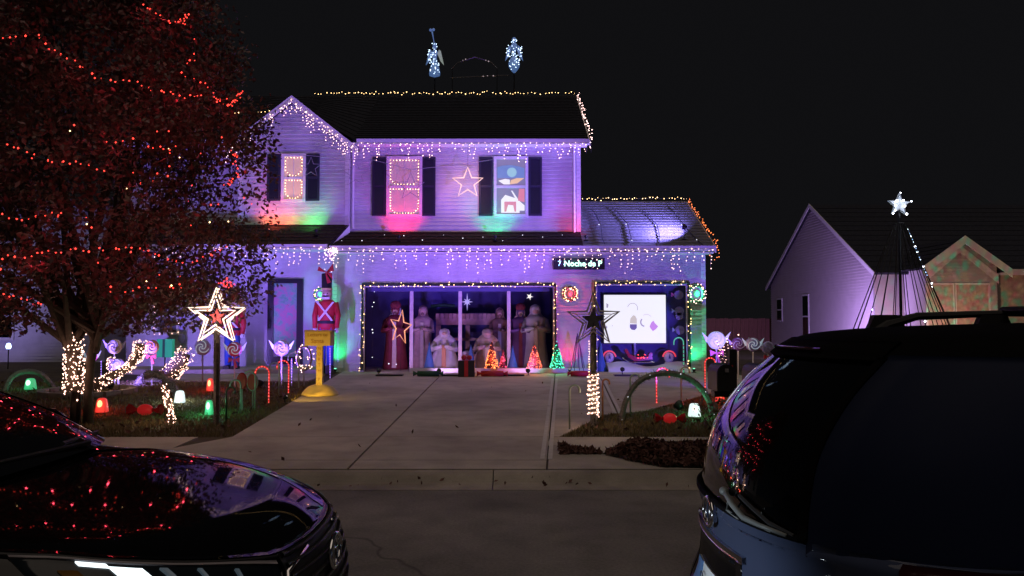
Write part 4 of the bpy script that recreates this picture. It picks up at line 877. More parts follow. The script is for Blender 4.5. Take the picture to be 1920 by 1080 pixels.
# display frame of pale pipes before the statues
t = thing('pipe_frame', 'frame of pale upright pipes standing across the nativity opening', 'frame', (at(863, 690, 20.9).x, 20.95, g0))
m = MB(); a, b_ = at(690, 543, 20.95), at(1030, 543, 20.95); m.box((a.x, 20.93, a.z-.05), (b_.x, 20.97, a.z+.05)); m.build('header_bar', 'navy2', t)
for px, m_ in ((772, 'paletube'), (863, 'paletube'), (954, 'paletube')): m = MB(); a = at(px, 546, 20.95); m.bev((a.x-.045, 20.92, g0), (a.x+.045, 20.98, a.z), .01); m.build('upright_pipe', m_, t)
# hanging eight-point star and bright bulb star
c = at(876, 566, 21.5); t = thing('moravian_star', 'pale eight-point star hanging in the dark above the stable', 'star', c)
m = MB(); P = [(c.x + r*math.sin(k*PI/8), c.z + r*math.cos(k*PI/8)) for k in range(16) for r in [(.24 if k % 8 == 0 else .155 if k % 4 == 0 else .12) if k % 2 == 0 else .05]]; m.prism(P, 21.46, 21.52); m.build('star_plate', 'candy_white', t)
m = MB(); m.tube([c, (c.x, 21.5, 2.88)], .003, 3); m.build('hanger', 'wire', t)
c = at(993, 556, 21.4); t = thing('star_lamp', 'small bright star lamp high above the white-gowned statue', 'star', c); m = MB(); m.prism([(p.x, p.z) for p in starpts(c, .10, .035, .4)], 21.39, 21.42); m.build('star_plate', 'pic_white', t); m = MB(); m.octa(c - Vector((0, .02, 0)), .022); m.build('bulb', 'b_gold', t); m = MB(); m.tube([c, (c.x, 21.4, 2.88)], .003, 3); m.build('hanger', 'wire', t)
pts = [at(x_, y_, 21.2) for x_, y_ in ((702, 547), (701, 567), (698, 575), (698, 618), (699, 624), (698, 670), (729, 682), (743, 683))]
t = thing('dot_lights', 'sparse white dots hanging at the dark left edge of the nativity', 'light string', pts[0]); m = MB(); m.tube([pts[0] + Vector((0, 0, .12))] + pts[:6], .003, 3); m.tube([pts[5], pts[6], pts[7]], .003, 3); m.build('cord', 'wire', t); bulbs_mb(pts, .015).build('bulb', 'b_dimwhite', t, kind='stuff')
t = thing('green_valance', 'dim green garland hanging above the stable in the dark', 'garland', at(820, 574, 22.6)); garland_mb([at(808, 574, 22.6), at(832, 572, 22.6), at(853, 574, 22.6)], .09, 50, 3).build('greenery', 'dgreen', t, kind='stuff')
# ------------------------------------------------------------------ TABLE TREES, CONES, PARCELS before the garage
def lit_tree(px, top, bot, Y, wpx, label, bulbm, core, col, seed, ncount=150, e=6):
    a, b_ = at(px, top, Y), at(px, bot, Y); H = a.z - b_.z; r = wpx*Y/F/2; z0 = b_.z
    t = thing('lit_cone_tree', label, 'lit tree', (a.x, Y, z0), 'small glowing cone trees by the garage')
    m = MB(); m.lathe([(r*.92, z0+.03), (r*.55, z0+H*.45), (.02, z0+H*.97)], (a.x, Y, 0), 12); m.build('cone', core, t, True)
    g = random.Random(seed); P = []
    for i in range(ncount):
        u = 1 - math.sqrt(g.random()); an = g.uniform(0, 2*PI); rr = r * (1-u) * g.uniform(.9, 1.08); P.append((a.x + rr*math.cos(an), Y + rr*math.sin(an), z0 + .02 + H*u))
    bulbs_mb(P, .015).build('bulb', bulbm, t, kind='stuff')
    w = MB(); w.tube([(a.x + r*(1-u)*math.cos(u*40), Y + r*(1-u)*math.sin(u*40), z0+H*u) for u in np.linspace(.02, .97, 70)], .008, 4); w.build('spiral_wire', 'wire', t)
    lamp('POINT', (a.x, Y - r - .12, z0 + H*.4), e, col, t, .12); return t
YL = 20.15
lit_tree(922, 640, 692, YL, 27, 'orange glowing cone tree just right of the dark gift box', 'b_orange', 'maroon', (1, .3, .08), 71)
lit_tree(1002, 645, 692, YL, 28, 'red-orange glowing cone tree in front of the white-gowned statue', 'b_redo', 'maroon', (1, .2, .06), 72)
lit_tree(943, 655, 690, YL+.3, 13, 'small dim red glowing tree between the two orange trees', 'b_pinkred', 'maroon', (1, .05, .12), 73, 50, 1.5)
lit_tree(1044, 641, 692, YL, 26, 'teal green glowing cone tree at the right post of the wide opening', 'b_teal', 'dgreen', (.05, 1, .5), 74)
for px, top, lab in ((805, 642, 'unlit blue cone tree left of the kneeling statues'), (883, 646, 'unlit blue cone tree behind the dark gift box'), (961, 648, 'unlit blue cone tree between the orange trees'), (1126, 640, 'unlit blue cone tree left of the screen')):
    Y = 20.95 if px < 1100 else 20.8; a = at(px, top, Y); t = thing('blue_cone_tree', lab, 'cone tree', (a.x, Y, g0), 'unlit blue cone trees'); m = MB(); H = a.z - g0; m.lathe([(.16, g0+.01), (.155, g0+.04), (.08, g0+H*.5), (.008, g0+H)], (a.x, Y, 0), 12); m.build('cone', 'bluecone', t, True); m = MB(); m.lathe([(.11, g0), (.11, g0+.02)], (a.x, Y, 0), 10); m.build('foot', 'navy', t)
a = at(1085, 640, 20.5); t = thing('wire_cone', 'unlit purple wire cone tree between the garage openings', 'cone tree', (at(1083, 690, 20.4).x, 20.4, g0)); m = MB(); x = at(1083, 690, 20.4).x; H = 1.0
for k in range(9): an = 2*PI*k/9; m.tube([(x, 20.4, g0+H), (x + .2*math.cos(an), 20.4+.2*math.sin(an), g0)], .009, 4)
m.build('wire_leg', 'purple', t, kind='stuff'); m = MB(); m.tube([(x + .2*math.cos(an), 20.4 + .2*math.sin(an), g0+.01) for an in np.linspace(0, 2*PI, 16, endpoint=False)], .009, 4, closed=True); m.build('base_ring', 'purple', t)
def gift(px, top, bot, wpx, Y, label, bm, rm, bow=True):
    a, b_ = at(px, top, Y), at(px, bot, Y); w = wpx*Y/F/2; z0 = gz(Y)+.012; z1 = a.z; t = thing('gift_box', label, 'gift box', (a.x, Y, z0), 'wrapped gifts on the drive')
    m = MB(); m.box((a.x-w, Y-w, z0), (a.x+w, Y+w, z1)); m.build('box', bm, t)
    m = MB(); m.box((a.x-w*.24, Y-w-.006, z0+.002), (a.x+w*.24, Y+w+.006, z1+.006)); m.build('ribbon', rm, t)
    if bow:
        for sg in (-1, 1): m = MB(); m.ball((a.x+sg*w*.34, Y, z1+.07), w*.34, w*.2, .06); m.build('bow_loop', rm, t, True)
    return t
gift(875, 676, 706, 30, 19.4, 'dark gift box with a red ribbon and bow before the stable', 'blackp', 'red')
def cracker(px, py, wpx, label, m_, Y=19.35):
    a = at(px, py, Y); w = wpx*Y/F/2; z = gz(Y)+.012+.07; t = thing('cracker_roll', label, 'decoration', (a.x, Y, z-.07), 'long wrapped rolls lying along the garage front')
    m = MB(); n = 10; m.loft([[(x_, Y + .068*math.cos(2*PI*j/n), z + .068*math.sin(2*PI*j/n)) for j in range(n)] for x_ in (a.x-w*.72, a.x+w*.72)]); m.build('roll', m_, t, True)
    for sg in (-1, 1):
        m = MB(); m.loft([[(a.x+sg*w*u, Y + r*math.cos(2*PI*j/n), z + r*math.sin(2*PI*j/n)) for j in range(n)] for u, r in ((.70, .03), (.78, .025), (1.0, .069))]); m.build('twisted_end', m_, t, True)
cracker(803, 701, 56, 'long green wrapped roll at the left of the garage front', 'dgreen'); cracker(923, 701, 58, 'long red wrapped roll right of the gift box', 'red'); cracker(1086, 702, 44, 'red wrapped roll near the right end of the white board', 'red')
for px, w, lab in ((960, 46, 'flat dark base plate under the nativity lights'), (730, 50, 'flat dark base plate at the left drive edge of the garage'), (1175, 46, 'flat dark base plate below the twin flood light'), (848, 40, 'flat dark base plate of the white globe light')):
    a = at(px, 703, 19.45); m = MB(); ww = w*19.5/F/2; m.box((a.x-ww, 19.4, gz(19.4)+.013), (a.x+ww, 19.62, gz(19.4)+.05)); tag(m.build('base_plate', 'black'), lab, 'base plate', 'flat dark base plates on the drive')
# ------------------------------------------------------------------ TOY SOLDIERS
def soldier(px, top, bot, Y, label, pants='blue'):
    a = at(px, top, Y); z0 = gz(Y)+.01; H = a.z - z0; x = a.x; t = thing('toy_soldier', label, 'toy soldier', (x, Y, z0), 'tall toy soldiers by the front door')
    def z(f): return z0 + f*H
    m = MB(); m.lathe([(.13, z(.845)), (.125, z(.85)), (.135, z(.99)), (.125, z(1.0)), (.01, z(1.0))], (x, Y, 0), 14); m.build('hat', 'blackp', t, True)
    m = MB(); m.lathe([(.135, z(.835)), (.145, z(.84)), (.145, z(.85)), (.135, z(.855))], (x, Y, 0), 14); m.build('hat_band', 'yellowwood', t)
    m = MB(); m.lathe([(.05, z(.735)), (.10, z(.745)), (.125, z(.78)), (.125, z(.835)), (.02, z(.84))], (x, Y, 0), 14); h = m.build('head', 'skin', t, True)
    f = MB()
    for sg in (-1, 1): f.ball((x+sg*.045, Y-.115, z(.80)), .014, .012, .016)
    f.box((x-.07, Y-.135, z(.768)), (x+.07, Y-.11, z(.778))); f.build('face_paint', 'blackp', h)
    f = MB(); f.ball((x, Y-.12, z(.787)), .02, .02, .025); f.box((x-.10, Y-.125, z(.745)), (x+.10, Y-.08, z(.765))); f.build('beard', 'white', h)
    m = MB()
    m.loft([[Vector((x + w*math.cos(2*PI*j/12), Y + w*.55*math.sin(2*PI*j/12), z(q))) for j in range(12)] for w, q in ((.22, .44), (.21, .50), (.20, .56), (.24, .66), (.24, .705), (.16, .735), (.05, .74))]); m.build('jacket', 'red', t, True)
    for sg in (-1, 1):
        m = MB(); m.tube([(x+sg*.22, Y, z(.71)), (x+sg*.29, Y-.01, z(.58)), (x+sg*.27, Y-.06, z(.46))], [.075, .07, .06], 8); ar = m.build('arm', 'red', t, True)
        m = MB(); m.ball((x+sg*.27, Y-.07, z(.435)), .055, .05, .06); m.build('glove', 'white', ar, True)
        m = MB(); m.prism([(x+sg*.20-.026, z(.715)), (x+sg*.20+.026, z(.715)), (x-sg*.17+.026, z(.53)), (x-sg*.17-.026, z(.53))], Y-.16-.004*sg, Y-.135-.004*sg); m.build('cross_strap', 'white', t)
        m = MB(); m.tube([(x+sg*.10, Y, z(.46)), (x+sg*.10, Y, z(.08))], [.10, .085], 9); lg = m.build('leg', pants, t, True)
        m = MB(); m.bev((x+sg*.10-.08, Y-.16, z(0)), (x+sg*.10+.08, Y+.08, z(.09)), .03); m.build('boot', 'blackp', lg)
    m = MB(); m.lathe([(.215, z(.50)), (.225, z(.505)), (.225, z(.525)), (.215, z(.53))], (x, Y, 0), 14, 1, .58); m.build('belt', 'blackp', t)
    return t, x, z
t, x, z = soldier(613, 513, 700, 20.0, 'toy soldier with a red bow on its hat standing behind the letter box')
m = MB(); zt = z(1.0)
for sg, r_ in ((-1, .5), (1, -.4)): m.prism([(x+.02, zt+.02), (x+sg*.17, zt+.20+.03*sg), (x+sg*.20, zt+.06)], 19.84, 19.90)
m.prism([(x-.01, zt+.05), (x+.14, zt-.22), (x+.05, zt-.26)], 19.83, 19.86); m.prism([(x, zt+.05), (x+.16, zt+.0), (x+.18, zt-.16)], 19.80, 19.83); m.build('hat_bow', 'red', t)
soldier(437, 540, 700, 20.3, 'toy soldier in red and blue half hidden behind the glowing star', 'blue')
# ------------------------------------------------------------------ LETTER BOX for Santa
b0 = gnd(599, 742); Y = b0.y; t = thing('letter_box', 'yellow-lit wooden letter box on a post with a padded round base', 'letter box', b0)
k = Y / F
m = MB(); m.lathe([(35*k, b0.z+.005), (35*k, b0.z+.03), (33*k, b0.z+.07), (24*k, b0.z+.17), (10*k, b0.z+.22), (5*k, b0.z+.23)], (b0.x, Y+.05, 0), 18, 1, .8); m.build('padded_base', 'yellowwood', t, True)
pt, pb = at(598, 647, Y), at(598, 728, Y)
m = MB(); m.bev((b0.x-.058, Y-.045, b0.z+.18), (b0.x+.058, Y+.06, pt.z), .012); m.build('post', 'yellowwood', t)
a, b_ = at(575, 648, Y), at(623, 622, Y)
m = MB(); m.bev((a.x, Y-.16, a.z), (b_.x, Y+.20, b_.z), .015); bx = m.build('box_body', 'yellowwood', t)
m = MB(); m.box((a.x-.012, Y-.175, b_.z+.001), (b_.x+.03, Y+.21, b_.z+.03)); m.build('box_lid', 'wood', t)
cx = (a.x + b_.x)/2; zz = (a.z + b_.z)/2
text_mesh('Letters to', .095, .002, 'letter', t, (cx, Y-.163, zz+.075)); text_mesh('Santa', .115, .002, 'letter', t, (cx, Y-.163, zz-.045))
for i, ch in enumerate('NORTH'): text_mesh(ch, .085, .002, 'letter', t, (b0.x, Y-.048, pt.z - .07 - i*.105))
for i, ch in enumerate('POLE'): text_mesh(ch, .085, .002, 'letter', t, (b0.x, Y-.048, pt.z - .66 - i*.095))
# ------------------------------------------------------------------ CANDY CANES
def cane(bx, by, top, wpx, hook, label, m_, bulb=None, drop=.5, r=.014):
    b0 = gnd(bx, by); Y = b0.y; zt = at(bx, top, Y).z; R = abs(wpx)*Y/F/2; x = b0.x; sg = hook
    P = [Vector((x, Y, b0.z-.03)), Vector((x, Y, zt-R))] + [Vector((x + sg*R*(1-math.cos(a)), Y, zt-R + R*math.sin(a))) for a in np.linspace(.25, PI, 9)] + [Vector((x + sg*2*R, Y, zt-R-R*drop))]
    t = thing('candy_cane', label, 'candy cane', b0, 'candy cane stakes in the lawns'); m = MB(); m.tube(P, r, 7); c = m.build('cane', m_, t, True)
    n = MB()
    Q = resample(P[:2], .10)
    for q0, q1 in zip(Q, Q[1:]): n.tube([q0 + Vector((0,0,.01)), q0 + Vector((0,0,.045))], r*1.08, 7)
    if m_ in ('cane_red', 'gum_green'): n.build('stripe', 'redg' if m_ == 'gum_green' else 'pink', t, kind='stuff')
    if bulb: bulbs_mb([p + Vector((0, -r, 0)) for p in resample(P, .055)], .011).build('bulb', bulb, t, kind='stuff'); lamp('POINT', P[4] + Vector((0, -.15, -.2)), 1.0, (1, .08, .05), t, .1)
    return t
cane(504, 757, 687, 26, -1, 'lit red candy cane nearest the letter box side of the left lawn', 'cane_red', 'b_cane')
cane(541, 738, 676, 22, -1, 'lit red candy cane in front of the front door', 'cane_red', 'b_cane')
cane(1231, 757, 690, 24, 1, 'lit red candy cane under the dark garland arch', 'cane_red', 'b_cane')
cane(1322, 738, 671, 20, 1, 'lit red candy cane beside the left black mailbox', 'cane_red', 'b_cane')
cane(478, 768, 696, 22, -1, 'unlit pale candy cane in front of the red paddle ornaments', 'cane_wh'); cane(451, 776, 712, 20, -1, 'unlit thin candy cane near the glowing star post', 'steel')
cane(560, 727, 661, 20, -1, 'unlit green-white candy cane left of the letter box', 'cane_wh'); cane(523, 742, 680, 18, -1, 'dim candy cane between the two lit red canes', 'cane_wh'); cane(424, 789, 726, 16, 1, 'short unlit green cane beside the star post', 'dgreen')
cane(1068, 806, 722, 19, 1, 'unlit pale candy cane at the tip of the right lawn', 'cane_wh'); cane(1130, 790, 711, 13, 1, 'unlit orange candy cane just right of the light-wrapped post', 'orange')
cane(1182, 780, 702, 18, 1, 'unlit green-white candy cane left under the garland arch', 'cane_wh'); cane(1277, 752, 688, 16, 1, 'unlit green-white candy cane right under the garland arch', 'cane_wh')
cane(1282, 700, 633, 18, -1, 'mint green candy cane standing beside the screen bay', 'gum_green', None)
# ------------------------------------------------------------------ GUMDROP LIGHTS
def gumdrop(px, top, bot, wpx, label, m_, hot, col, e=4):
    b0 = gnd(px, bot); Y = b0.y; w = wpx*Y/F/2; H = at(px, top, Y).z - b0.z; t = thing('gumdrop_light', label, 'gumdrop light', b0, 'glowing gumdrop lights on the lawns')
    m = MB(); m.lathe([(w*.98, b0.z+.02), (w, b0.z+.03), (w*.86, b0.z+H*.6), (w*.74, b0.z+H*.86), (w*.55, b0.z+H*.97), (w*.1, b0.z+H)], (b0.x, Y, 0), 14); m.build('gumdrop_shell', m_, t, True)
    m = MB(); m.ball((b0.x, Y-w*.72, b0.z+H*.62), w*.42, w*.28, H*.26); m.build('bulb_glow', hot, t, True)
    m = MB(); m.lathe([(w*.9, b0.z-.01), (w*.9, b0.z+.025)], (b0.x, Y, 0), 14); m.build('base_ring', 'blackp', t)
    lamp('POINT', (b0.x, Y-w-.12, b0.z+H*.7), e, col, t, .08); lamp('POINT', (b0.x, Y+w+.12, b0.z+H*.7), e*.7, col, t, .08); return t
gumdrop(57, 709, 732, 21, 'green glowing gumdrop at the far left of the lawn', 'gum_green', 'gum_hotgreen', (.1, 1, .4), 1.2); gumdrop(191, 746, 775, 23, 'red glowing gumdrop beside the lit tree trunk', 'gum_red', 'gum_hotred', (1, .06, .03))
gumdrop(337, 732, 757, 20, 'white glowing gumdrop behind the lit stump', 'gum_white', 'gum_hot', (.8, 1, .95), 6); gumdrop(394, 709, 735, 14, 'red glowing gumdrop half behind the star post', 'gum_red', 'gum_hotred', (1, .06, .03)); gumdrop(392, 750, 780, 16, 'green glowing gumdrop left of the star post', 'gum_green', 'gum_hotgreen', (.1, 1, .4))
gumdrop(1302, 756, 783, 24, 'white-green glowing gumdrop on the right lawn under the arch end', 'gum_white', 'gum_hot', (.12, 1, .4), 2.2); gumdrop(1350, 727, 757, 18, 'red glowing gumdrop beneath the left black mailbox', 'gum_red', 'gum_hotred', (1, .06, .03))
# ------------------------------------------------------------------ RED WRAPPED CANDIES on the lawns
def lawn_candy(px, py, wpx, label):
    b0 = gnd(px, py); Y = b0.y; w = wpx*Y/F/2; h = w*.34; t = thing('wrapped_candy', label, 'candy ornament', b0, 'big red wrapped candies on the lawns'); z = b0.z + h; n = 12
    m = MB(); m.ball((b0.x, Y, z), w*.48, h, h, 14, 9); m.build('candy_body', 'candy_glow', t, True)
    for sg in (-1, 1):
        m = MB(); m.loft([[(b0.x+sg*w*u, Y + r*(1+.18*(j % 2))*math.cos(2*PI*j/n), z + r*(1+.18*(j % 2))*math.sin(2*PI*j/n)) for j in range(n)] for u, r in ((.42, h*.35), (.52, h*.22), (.8, h*.75), (1.0, h*.9))]); m.build('twisted_wrapper', 'redg', t)
    return t
lawn_candy(272, 779, 62, 'big red wrapped candy on the left lawn beside the lit stump'); lawn_candy(1256, 794, 56, 'big red wrapped candy on the right lawn beside the white gumdrop')
# ------------------------------------------------------------------ LOLLIPOPS
def lollipop(px, py, rpx, base, label, disc, wing, bow, style='wing', stick='white', dotm=None):
    b0 = gnd(px, base); Y = b0.y; c = at(px, py, Y); r = rpx*Y/F; t = thing('lollipop_stake', label, 'lollipop', b0, 'lollipop stakes in the lawns')
    m = MB(); m.tube([(b0.x, Y, b0.z-.02), (c.x, Y, c.z - r*.8)], .016, 6); m.build('stick', stick, t)
    m = MB(); m.lathe([(r*.05, -.045), (r*.8, -.04), (r, -.012), (r, .012), (r*.8, .04), (r*.05, .045)], (0,0,0), 18); m.v = [(c.x + v[0], Y + v[2], c.z + v[1]) for v in m.v]; d = m.build('candy_disc', disc, t, True)
    sp = MB()
    for k in range(3): sp.tube([(c.x + r*u*.9*math.cos(2*PI*k/3 + u*4), Y-.052, c.z + r*u*.9*math.sin(2*PI*k/3 + u*4)) for u in np.linspace(.06, 1, 12)], r*.06, 4)
    sp.build('swirl', dotm or wing, d)
    if style == 'wing':
        for sg in (-1, 1): m = MB(); pts = [(c.x+sg*r*.75, c.z+r*.1), (c.x+sg*r*1.6, c.z+r*.95), (c.x+sg*r*1.15, c.z-r*.15), (c.x+sg*r*.75, c.z-r*.35)]; m.prism(pts, Y-.012, Y+.012); m.build('wrapper_wing', wing, t)
    if bow:
        for sg in (-1, 1): m = MB(); m.prism([(c.x, c.z-r*1.35), (c.x+sg*r*.75, c.z-r*1.05), (c.x+sg*r*.7, c.z-r*1.75)], Y-.05, Y-.02); m.build('bow_loop', bow, t)
        m = MB(); m.prism([(c.x-.02, c.z-r*1.3), (c.x+.02, c.z-r*1.3), (c.x+r*.5, c.z-r*2.4), (c.x+r*.15, c.z-r*2.5)], Y-.045, Y-.025); m.build('bow_tail', bow, t)
    return t
lollipop(380, 651, 15, 724, 'purple dotted lollipop disc left of the glowing star post', 'lav', 'candy_white', None, 'plain', 'steel')
lollipop(440, 655, 14, 726, 'pink wrapped lollipop with a bow right of the star post', 'pink', 'candy_white', 'pink')
lollipop(528, 652, 15, 722, 'white-edged lollipop with wings in front of the front door', 'lav', 'candy_white', None)
lollipop(285, 650, 13, 724, 'orange lollipop disc with a red bow near the porch window', 'orange', 'lav', 'red', 'plain')
lollipop(215, 650, 14, 722, 'cream lollipop with pointed wings behind the lit branch', 'cream', 'lav', None)
lollipop(222, 684, 12, 726, 'small lavender lollipop low beside the lit branch', 'lav', 'candy_white', None, 'plain')
lollipop(172, 668, 11, 722, 'pink and white lollipop just right of the lit trunk', 'pink', 'candy_white', None)
lollipop(1343, 638, 17, 712, 'bright white winged lollipop with a pink bow right of the garage', 'candy_white', 'candy_white', 'pink')
lollipop(1384, 645, 13, 712, 'purple winged lollipop behind the mailbox post', 'purple', 'lav', None); lollipop(1412, 646, 13, 714, 'blue winged lollipop above the right black mailbox', 'lav', 'candy_white', None)
lollipop(1440, 652, 12, 712, 'pale blue lollipop with a small red bow near the fence end', 'lav', 'lav', 'red')
def disc_stake(px, py, rx, base, label, m_, ring):
    b0 = gnd(px, base); Y = b0.y; c = at(px, py, Y); r = rx*Y/F; t = thing('paddle_stake', label, 'stake ornament', b0, 'red paddle ornaments on stakes'); m = MB(); m.tube([(b0.x, Y, b0.z), (c.x, Y, c.z)], .012, 5); m.build('stick', 'steel', t)
    m = MB(); m.prism([(c.x + r*.8*math.cos(a), c.z + r*1.35*math.sin(a)) for a in np.linspace(0, 2*PI, 18, endpoint=False)], Y-.04, Y+.01); m.build('paddle', m_, t); m = MB(); m.tube([(c.x + r*.85*math.cos(a), Y-.02, c.z + r*1.4*math.sin(a)) for a in np.linspace(0, 2*PI, 18, endpoint=False)], .016, 5, closed=True); m.build('rim', ring, t)
disc_stake(454, 714, 10, 772, 'red oval paddle ornament nearest the star post', 'red', 'redg'); disc_stake(474, 716, 11, 765, 'red oval paddle ornament with a pale rim behind a cane', 'red', 'steel')
# lit hoop of lights beside the letter box, lit leafless spray at right
b0 = gnd(570, 724); Y = b0.y; c = at(570, 672, Y); t = thing('lit_ball_stake', 'oval ball of warm lights on a stake left of the letter box', 'lit ornament', b0); path = [c + Vector((13*Y/F*math.cos(a), 0, 22*Y/F*math.sin(a))) for a in np.linspace(0, 2*PI, 20)]; garland_mb(path, .05, 60, 4).build('greenery', 'tinsel', t, kind='stuff'); bulbs_mb(around(path, .09, .03, 6), .012).build('bulb', 'b_warm', t, kind='stuff'); m = MB(); m.tube([b0, c - Vector((0, 0, .26))], .014, 5); m.build('stick', 'steel', t)
b0 = gnd(1366, 712); Y = b0.y; t = thing('lit_twig_tree', 'leafless twig tree of warm lights behind the mailbox post', 'lit tree', b0); m = MB(); pts = []; g = random.Random(8)
top = at(1366, 622, Y)
for k in range(9):
    e = Vector((top.x + g.uniform(-.32, .3), Y + g.uniform(-.2, .2), top.z - g.uniform(0, .5))); P = [b0, b0.lerp(e, .45) + Vector((g.uniform(-.05,.05), 0, 0)), e]; m.tube(P, [.03, .016, .006], 5); pts += [p for p in resample(P[1:], .075)]
m.build('twigs', 'bark', t, kind='stuff'); bulbs_mb(pts, .014).build('bulb', 'b_warm', t, kind='stuff'); lamp('POINT', (b0.x, Y-.4, top.z-.3), 3, (1, .6, .4), t, .2)
# purple lit poles beside the letter box and porch
for px, base, top, lab in ((547, 722, 672, 'thin purple lit pole left of the letter box post'), (619, 712, 652, 'thin purple lit pole right of the letter box post'), (172, 706, 680, 'thin purple lit pole behind the lit branch, left one'), (190, 706, 676, 'thin purple lit pole behind the lit branch, right one')):
    b0 = gnd(px, base); a = at(px, top, b0.y); t = thing('lit_pole', lab, 'lit pole', b0, 'thin purple lit poles'); m = MB(); m.tube([b0, a], .012, 6); m.build('tube', 'lav', t); bulbs_mb(resample([b0 - Vector((0, .016, 0)), a - Vector((0, .016, 0))], .06), .010).build('bulb', 'b_purple', t, kind='stuff')
# green present panel below porch window
a = at(307, 652, 20.1); t = thing('green_present', 'flat green glowing present under the porch window', 'present', (a.x, 20.1, g0)); m = MB(); q = px_rect(294, 323, 636, 670, 20.1); m.box((q[0], 20.1, q[2]), (q[1], 20.25, q[3])); m.build('box', 'green_panel', t); m = MB(); m.tube([(a.x, 20.18, g0-.02), (a.x, 20.18, q[2])], .02, 5); m.build('stake', 'black', t); m = MB(); m.box((a.x-.03, 20.09, q[2]), (a.x+.03, 20.099, q[3])); m.build('ribbon', 'dgreen', t)
# ------------------------------------------------------------------ GARLAND ARCHES
def arch(pts, label, r, seed, lit=None, cable='garland'):
    base = gnd(*pts[0]); end = gnd(*pts[-1]); n = len(pts); path = []
    for i, (px, py) in enumerate(pts):
        Y = base.y + (end.y - base.y) * i / (n-1); path.append(at(px, py, Y))
    path[0] = base; path[-1] = end
    # smooth
    for _ in range(2):
        q = [path[0]]
        for a, b_ in zip(path, path[1:]): q += [a.lerp(b_, .25), a.lerp(b_, .75)]
        path = q + [path[-1]]
    t = thing('garland_arch', label, 'garland arch', base, 'garland arches on the lawns'); m = MB(); m.tube(path, r*.3, 6); m.build('hoop', 'black', t)
    garland_mb(path, r, 80, seed).build('tinsel_cover', 'tinsel', t, kind='stuff')
    return t, path
t, path = arch([(1165, 788), (1172, 750), (1195, 714), (1230, 700), (1270, 700), (1305, 716), (1330, 748), (1337, 780)], 'dark unlit garland arch spanning the right lawn', .085, 81)
bulbs_mb([p + Vector((0, -.09, .02)) for p in path[::6]], .006).build('bulb', 'b_dimwhite', t, kind='stuff')
arch([(258, 722), (272, 702), (292, 699), (312, 710), (328, 728), (337, 748)], 'dark garland arch beside the white gumdrop on the left lawn', .11, 82)
arch([(8, 735), (20, 705), (50, 694), (82, 702), (100, 728)], 'dark garland arch around the far left green gumdrop', .10, 83)
def light_wrap(name, label, pts, Ybase, r, n, seed, bulb='b_warm', cat='lit branch'):
    Yb = Ybase; path = [at(px, py, Yb) for px, py in pts]; t = thing(name, label, cat, path[0], 'trunks and hoops wrapped in warm lights'); rr = [r*q for q in np.linspace(1.05, .85, len(path))]
    m = MB(); m.tube(path, [q*.72 for q in rr], 8); m.build('wrapped_core', 'bark', t)
    L = sum((b_-a).length for a, b_ in zip(path, path[1:])); bulbs_mb(around(path, r, L/n*1.2, seed, .85), .0100).build('bulb', bulb, t, kind='stuff')
    lamp('POINT', path[len(path)//2] + Vector((0, -r-.2, 0)), 3, (1, .6, .42), t, .2); return t
yb = gnd(178, 735).y
light_wrap('lit_hoop', 'sloping branch wrapped in warm lights beside the trunk', [(172, 733), (190, 715), (215, 702), (240, 690), (258, 668), (262, 648)], yb, .12, 420, 91)
light_wrap('lit_shrub', 'small round bundle of warm lights behind the sloping lit branch', [(210, 694), (209, 684), (211, 672)], gnd(210, 722).y, .11, 80, 96)
light_wrap('lit_shrub', 'leafy top of warm lights at the upper end of the sloping lit branch', [(256, 672), (262, 658), (263, 644)], yb + .3, .15, 120, 97)
light_wrap('lit_shrub', 'bushy lump of warm lights left of the purple lollipop', [(318, 702), (328, 690), (340, 680), (346, 664)], gnd(335, 730).y + 1.2, .22, 300, 92)
light_wrap('lit_stump', 'short stump wrapped in warm lights beside the white gumdrop', [(322, 792), (320, 770), (313, 745), (310, 726)], gnd(322, 794).y, .062, 130, 93)
# ------------------------------------------------------------------ MAILBOXES by the kerb
def mailbox(px, top, bot, wpx, Y, label):
    a = at(px, top, Y); b_ = at(px, bot, Y); w = wpx*Y/F/2; x = a.x; z1 = a.z; z0 = b_.z; t = thing('mailbox', label, 'mailbox', (x, Y, gz(Y)), 'black mailboxes on the shared kerb post')
    pr = [(x-w, z0), (x+w, z0), (x+w, z1-w)] + [(x + w*math.cos(a_), z1-w + w*math.sin(a_)) for a_ in np.linspace(.2, PI-.2, 9)] + [(x-w, z1-w)]
    m = MB(); m.prism(pr, Y-.22, Y+.22); m.build('mailbox_shell', 'mailbox', t); m = MB(); m.prism([(x + (p[0]-x)*.94, z0 + (p[1]-z0)*.95 + .005) for p in pr], Y-.235, Y-.221); d = m.build('mailbox_door', 'mailbox', t); m = MB(); m.box((x-.02, Y-.255, z1-.09), (x+.02, Y-.236, z1-.05)); m.build('pull', 'steel', d)
    m = MB(); m.box((x+w+.002, Y-.08, z0+.1), (x+w+.012, Y-.05, z1-.02)); m.box((x+w+.002, Y-.05, z1-.06), (x+w+.012, Y+.03, z1-.02)); m.build('flag', 'red', t)
    return t
YM = 9.35
mailbox(1352, 681, 731, 34, YM, 'black mailbox left of the dark post by the kerb'); mailbox(1418, 681, 731, 34, YM, 'black mailbox right of the dark post by the kerb')
t = thing('mailbox_post', 'dark wooden post with a cross arm carrying two mailboxes', 'post', (at(1373, 700, YM).x, YM, gz(YM))); x = at(1373, 700, YM).x; m = MB(); m.bev((x-.042, YM-.042, gz(YM)-.1), (x+.042, YM+.042, at(1373, 655, YM).z), .008); m.build('post', 'mailbox', t); z1 = at(1373, 732, YM).z; m = MB(); m.box((at(1336, 700, YM).x, YM-.08, z1-.07), (at(1436, 700, YM).x, YM+.08, z1-.004)); m.build('cross_arm', 'mailbox', t)
